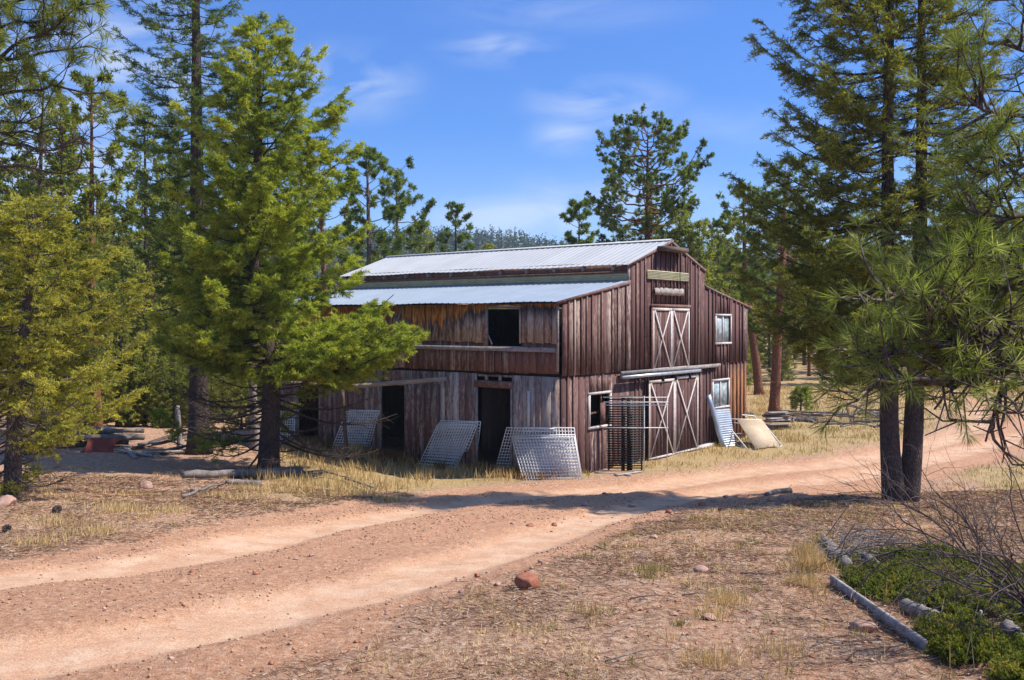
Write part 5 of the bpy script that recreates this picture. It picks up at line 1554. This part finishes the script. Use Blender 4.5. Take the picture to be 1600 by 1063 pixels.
# ------------------------------------------------------------------ foreground right: plank, old logs, juniper, bare shrub
a = on_ground(1299, 915); b = on_ground(1447, 1024); a[2] += .05; b[2] += .035
thing_bar('plank', a, b, .03, .11, M['beam'], 'long weathered grey plank set on edge along the juniper', 'plank', None, (0, -.35, 1))
for l_, r_, lb in (([(1284, 842), (1300, 865), (1324, 892)], (.05, .075), 'forked grey log with thin dead twigs at the top end of the plank'), ([(1338, 868), (1356, 882), (1376, 897)], (.055, .06), 'short grey log half under the juniper mat'),
                   ([(1412, 955), (1442, 968), (1474, 988)], (.06, .075), 'short broken log between the two juniper mats'), ([(1408, 953), (1432, 952)], (.03, .03), 'pale splintered stick lying on the broken log'),
                   ([(1575, 990), (1600, 1010)], (.06, .05), 'grey log end at the right edge below the juniper'), ([(1197, 773), (1216, 768), (1236, 767)], (.05, .07), 'dark chunk of wood lying on the road edge')):
    q = [on_ground(*c) + UPV * r_[0] * .9 for c in l_]
    thing_log('log', q, r_, M['deadwood'], lb, 'log', None, 9, .16, 9 if 'forked' in lb else 3)
q = on_ground(1527, 985); thing_log('stick', [q, q + np.array([.03, .0, .16])], (.018, .012), M['trim'], 'pale stick poking upright out of the juniper', 'stick', None, 6)
mb = MB(); n = 130; c0 = [ground_px(random.uniform(1290, 1385), random.uniform(842, 882)) for _ in range(n)]
A_ = np.array(c0) + np.stack([np.zeros(n), np.zeros(n), rng.uniform(.02, .16, n)], 1); e_ = rng.normal(size=(n, 3)) * np.array([1, .7, .22]) + np.array([.5, -.1, 0])
B_ = A_ + unit(e_) * rng.uniform(.25, .7, (n, 1)); mb.sticks(A_, B_, .008, .003); o_ = A_[0].copy()
mm = A_ + (B_ - A_) * .6; mb.sticks(mm, mm + unit(rng.normal(size=(n, 3)) + UPV * .5) * .2, .005, .002)
tag(mb.build('dead_brush', M['deadwood'], origin=o_), 'tangle of thin dead twigs beside the forked log', 'brush')

def juniper(poly, n, h, label):
    P = poly_px(poly); x0, y0 = P.min(0); x1, y1 = P.max(0)
    x = rng.uniform(x0, x1, n * 6); y = rng.uniform(y0, y1, n * 6)
    k = inside(P, x, y); x, y = x[k][:n], y[k][:n]; n = len(x)
    edge = dist_line(P, x, y, True)
    lump = fbm(x * 2.6, y * 2.6, 140, 3)
    keep = lump + rng.normal(0, .05, n) > .43; x, y, edge, lump = x[keep], y[keep], edge[keep], lump[keep]; n = len(x)
    hz = h * np.clip(edge / .35, .25, 1) * (.25 + 1.3 * lump) * rng.uniform(.45, 1, n)
    A = np.stack([x, y, zg(x, y) + hz * .55], 1)
    an = rng.uniform(0, 6.283, n); d = unit(np.stack([np.cos(an), np.sin(an), rng.uniform(.0, .9, n)], 1)); B = A + d * rng.uniform(.08, .17, (n, 1))
    g = np.clip(.35 + (lump - .5) * .9 + rng.normal(0, .16, n), 0, 1)
    mb = MB(); mw = MB(); mw.sticks(np.stack([x, y, zg(x, y)], 1), A, .008, .004, .5); mw.sticks(A, B, .004, .002, .5)
    aa, bb, gg = [A], [B], [g]
    for q in range(3):
        u = rng.uniform(.2, 1, (n, 1)); s_ = A + (B - A) * u; d2 = unit(d + rng.normal(0, .6, (n, 3)) + UPV * .2)
        aa.append(s_); bb.append(s_ + d2 * rng.uniform(.04, .09, (n, 1))); gg.append(np.clip(g + .1, 0, 1))
    spray(mb, np.concatenate(aa), np.concatenate(bb), np.concatenate(gg), 260, .028, .011, .8, .9, .2, .3)
    o = np.array([P[:, 0].mean(), P[:, 1].mean(), 0]); o[2] = zg1(o[0], o[1])
    e = empty('juniper', o); tag(e, label, 'juniper', None)
    for m_ in (mb, mw): m_.v = [q - o for q in m_.v]
    mw.build('stems', M['deadwood'], e); mb.build('foliage', M['juniper'], e)
juniper([(1312, 885), (1345, 872), (1400, 876), (1450, 868), (1530, 886), (1600, 902), (1680, 925), (1680, 985), (1600, 985), (1560, 968), (1490, 968), (1440, 950), (1370, 938), (1325, 912)], 5200, .20, 'large low green juniper mat behind the plank')
juniper([(1452, 1000), (1470, 985), (1530, 990), (1545, 1010), (1550, 1036), (1520, 1045), (1480, 1030)], 1300, .15, 'small yellow-tinged juniper mat at the lower end of the plank')
juniper([(1580, 1012), (1640, 1005), (1660, 1080), (1580, 1080), (1565, 1050)], 1300, .15, 'juniper patch cut by the bottom right corner')

# bare shrub
mb = MB(); o_ = at(1665, 905, 7.2); o_[2] = zg1(o_[0], o_[1])
def grow(p, d, L, r, lev):
    n = 7; q = [p]; dd_ = d.copy()
    for k in range(n):
        dd_ = unit(dd_ + rng.normal(0, .13, 3) + np.array([-.03, 0, -.055 if lev == 0 else -.01])); q.append(q[-1] + dd_ * L / n)
    q = np.array(q); mb.tube(q, np.linspace(r, r * .45, n + 1), 5 if lev < 2 else 3, .5, 0, cap=False)
    if lev >= 3: return
    for k in range((7, 5, 3)[lev]):
        i_ = random.randint(2, n); t_ = unit(q[min(i_ + 1, n)] - q[i_ - 1])
        grow(q[i_], unit(t_ + rng.normal(0, .55, 3) + UPV * .12), L * random.uniform(.3, .55), r * .5 * random.uniform(.7, 1), lev + 1)
for az, el, L in ((3.0, .95, 1.5), (3.05, .75, 1.4), (2.95, 1.15, 1.5), (3.2, .6, 1.35), (3.1, 1.25, 1.5), (2.8, .8, 1.45), (3.3, .9, 1.3), (3.0, 1.4, 1.4), (3.1, .5, 1.2), (2.9, 1.05, 1.5), (3.15, .85, 1.45)):
    grow(o_.copy() + rng.normal(0, .05, 3) * np.array([1, 1, 0]), np.array([math.cos(az) * math.cos(el), math.sin(az) * math.cos(el), math.sin(el)]), L, .013, 0)
tag(mb.build('bare_shrub', M['twig'], origin=o_), 'leafless dark shrub arching in from the right edge above the juniper', 'shrub')

# ------------------------------------------------------------------ grass, litter, gravel
def in_frame_points(n, y0, y1, px0=-60, px1=1660):
    """points spread evenly over what lies in front of the viewpoint between two distances"""
    Y = np.sqrt(rng.uniform(y0 * y0, y1 * y1, n)); px = rng.uniform(px0, px1, n)
    return (px - CX) / F * Y, Y
def grass(mb, x, y, h, w, tone, spread=.4, sd=.12):
    n = len(x); z = zg(x, y)
    an = rng.uniform(0, 6.283, n); k = np.abs(rng.normal(0, spread, n))
    d = unit(np.stack([np.cos(an) * k, np.sin(an) * k, np.ones(n)], 1))
    mb.blades(np.stack([x, y, z - .01], 1), d, h * rng.uniform(.5, 1.25, n), w, np.clip(tone + rng.normal(0, sd * 1.6, n), 0, 1))
def tufted(n, per, y0, y1, rad, **kw):
    x, y = in_frame_points(n, y0, y1, **kw); x = np.repeat(x, per); y = np.repeat(y, per)
    return x + rng.normal(0, rad, len(x)), y + rng.normal(0, rad, len(x))
dry = MB(); mixed = MB()
# dense golden grass by the barn and on the far meadow
x, y = in_frame_points(230000, 20, 62)
g = grassy(x, y); clump = fbm(x * 1.6, y * 1.6, 170, 3)
infront = (x < 1.6)
inb = np.abs(0) * x
U_ = (x - BX) * gd[0] + (y - BY) * gd[1]; V_ = (x - BX) * ld[0] + (y - BY) * ld[1]
out = ~((U_ > -.05) & (U_ < W) & (V_ > -.05) & (V_ < BL))
k = out & (rng.random(len(x)) < g * smooth(.34, .6, clump) * np.where(infront, 1.0, .8)) & (road_mask(x, y) < .35)
x, y, clump, infront = x[k], y[k], clump[k], infront[k]
green = (~infront) & (fbm(x * .5, y * .5, 190, 2) + rng.normal(0, .07, len(x)) > .47) & (y < 44)
hh_ = np.where(infront, .30, .17) * (.5 + clump); ww_ = .010 + .00035 * y
for sel, m_, tn in ((~green, dry, .55), (green, mixed, .45)):
    grass(m_, x[sel], y[sel], hh_[sel], ww_[sel], tn)
# ragged tufts on the banks and verges
x, y = tufted(700, 24, 6, 24, .06)
k = (road_mask(x, y) < .3) & (fbm(x * .6, y * .6, 210, 3) > .43); grass(dry, x[k], y[k], .11, .0035 + .00045 * y[k], .55, .75)
x, y = tufted(90, 24, 6, 16, .05, px0=700)
k = road_mask(x, y) < .3; grass(mixed, x[k], y[k], .12, .0035 + .0004 * y[k], .35, .7)
for px, py, n_, h_, r_, tn in ((1268, 895, 420, .26, .10, .6), (1262, 868, 260, .2, .10, .55), (1255, 915, 200, .2, .1, .6), (1290, 850, 220, .18, .12, .5), (1135, 945, 260, .16, .12, .6), (1112, 965, 160, .14, .1, .6), (1022, 892, 130, .12, .08, .3), (1015, 905, 90, .1, .06, .2), (185, 798, 420, .16, .16, .75), (265, 800, 240, .13, .14, .7), (150, 832, 300, .14, .2, .7), (95, 820, 260, .14, .2, .6), (355, 778, 300, .15, .2, .65), (400, 768, 260, .15, .2, .65), (60, 850, 260, .14, .2, .55), (1062, 980, 60, .07, .04, .1), (1110, 1040, 220, .16, .12, .6), (1220, 1020, 160, .16, .12, .6), (610, 780, 260, .16, .15, .6), (560, 775, 220, .14, .15, .6), (575, 700, 260, .5, .12, .6), (550, 712, 300, .45, .15, .6), (700, 745, 300, .22, .3, .65), (1240, 690, 200, .25, .4, .4)):
    c = on_ground(px, py); x = c[0] + rng.normal(0, r_, n_); y = c[1] + rng.normal(0, r_, n_)
    grass(mixed if tn < .4 else dry, x, y, h_, .003 + .0005 * c[1], tn, .55)
for poly, n_ in (([(900, 862), (1020, 818), (1150, 795), (1300, 785), (1440, 790), (1560, 830), (1290, 840), (1100, 850)], 15000), ([(600, 1000), (760, 930), (880, 980), (1000, 1063), (520, 1063)], 3000), ([(0, 790), (120, 780), (330, 770), (480, 772), (330, 800), (150, 840), (0, 850)], 6000)):
    P = poly_px(poly); x = rng.uniform(P[:, 0].min(), P[:, 0].max(), n_); y = rng.uniform(P[:, 1].min(), P[:, 1].max(), n_)
    k = inside(P, x, y) & (fbm(x * 1.5, y * 1.5, 300, 3) > .42); x, y = x[k], y[k]
    grass(dry, x, y, .075, .003 + .0005 * y, .7, 1.5)
# tall single stalks in the foreground
x, y = in_frame_points(160, 6, 11, 900, 1560); k = road_mask(x, y) < .1; grass(dry, x[k], y[k], .32, .005, .7, .35)
tag(dry.build('dry_grass', M['straw']), 'straw coloured dry grass', 'grass', kind='stuff')
tag(mixed.build('meadow_grass', M['greengrass']), 'green and straw mixed grass', 'grass', kind='stuff')
rus = MB()
v_ = rng.uniform(-.2, BL, 9000); u_ = -np.abs(rng.normal(.25, .35, 9000)) - .05
x = BX + gd[0] * u_ + ld[0] * v_; y = BY + gd[1] * u_ + ld[1] * v_
k = fbm(x * .9, y * .9, 230, 3) > .47; grass(rus, x[k], y[k], .27, .018, .5, .5)
tag(rus.build('russet_weeds', M['russet']), 'russet dead weeds along the wall foot', 'weeds', kind='stuff')
# fallen needles and stalks lying flat
lit = MB()
x, y = in_frame_points(230000, 5, 22)
k = (road_mask(x, y) < .45) & (fbm(x * 1.1, y * 1.1, 250, 4) + rng.normal(0, .12, len(x)) > .42); x, y = x[k], y[k]
n = len(x); an = rng.uniform(0, 6.283, n); d = unit(np.stack([np.cos(an), np.sin(an), rng.normal(.06, .14, n)], 1))
lit.blades(np.stack([x, y, zg(x, y) + rng.uniform(.004, .02, n)], 1), d, rng.uniform(.06, .18, n), .0022 + .0004 * y, rng.uniform(0, 1, n) ** 1.3)
M['litter'] = foliage('fallen_needle_litter', [(0, (.09, .045, .025)), (.5, (.24, .125, .065)), (.8, (.42, .27, .15)), (1, (.70, .58, .40))], .15, .8, (1.05, .95, .8))
tag(lit.build('needle_litter', M['litter']), 'fallen brown needles and straw', 'litter', kind='stuff')
gv = MB()
n = 52000
x, y = in_frame_points(n, 5, 22); rm = road_mask(x, y); ru = rut_mask(x, y); cl = fbm(x * .8, y * .8, 270, 3)
k = (rng.random(n) < np.where(rm > .5, .5, .42) * (1 - .93 * ru * (rm > .5)) * smooth(.3, .6, cl) * 1.2 * np.where((ru > .03) & (ru < .55) & (rm > .5), 2.2, 1.0)); x, y = x[k], y[k]; n = len(x)
s = .005 + .017 * rng.random(n) ** 4 + .0006 * y * rng.random(n)
oc = np.array([[1, 0, 0], [0, 1, 0], [-1, 0, 0], [0, -1, 0], [0, 0, 1], [0, 0, -1.]]); of = np.array([[0, 1, 4], [1, 2, 4], [2, 3, 4], [3, 0, 4], [1, 0, 5], [2, 1, 5], [3, 2, 5], [0, 3, 5]])
V = oc[None] * s[:, None, None] * rng.uniform(.55, 1.2, (n, 1, 3)) * np.array([1, 1, .7]) + rng.normal(0, .18, (n, 6, 3)) * s[:, None, None]
V = V + np.stack([x, y, zg(x, y) + s * .2], 1)[:, None]
gv.add(V.reshape(-1, 3), (of[None] + np.arange(n)[:, None, None] * 6).reshape(-1, 3), np.repeat(rng.random(n), 8))
M['gravel'] = foliage('loose_gravel', [(0, (.16, .08, .05)), (.25, (.40, .21, .125)), (.8, (.50, .29, .17)), (1, (.58, .40, .28))], 0.0, .9)
tag(gv.build('gravel', M['gravel']), 'loose reddish gravel', 'gravel', kind='stuff')
for k in range(16):
    px = random.uniform(850, 1500) if k < 10 else random.uniform(40, 560); py = random.uniform(850, 1040) if k < 10 else random.uniform(770, 830)
    a = on_ground(px, py); az = random.uniform(-1, 1); L = random.uniform(.2, .6); b = a + np.array([math.cos(az) * L, math.sin(az) * L, 0]); b[2] = zg1(b[0], b[1]) + .03; a[2] += .015
    thing_log('twig', [a, (a + b) / 2 + UPV * .03, b], (.008, .004), M['deadwood'], 'thin grey twig lying on the needle litter', 'twig', 'fallen twigs on the litter', 5, .1, 3)
# ------------------------------------------------------------------ air
hm = bpy.data.materials.new('haze_air'); hm.use_nodes = True
hn, hl = hm.node_tree.nodes, hm.node_tree.links; hn.clear()
ho = hn.new('ShaderNodeOutputMaterial'); hv = hn.new('ShaderNodeVolumePrincipled')
hv.inputs['Color'].default_value = (.80, .88, 1.0, 1); hv.inputs['Density'].default_value = .0003; hv.inputs['Anisotropy'].default_value = .1
hl.new(hv.outputs[0], ho.inputs['Volume'])
mb = MB(); mb.abox(-800, 800, -800, 800, -12, 75); tag(mb.build('haze', hm), kind='stuff')
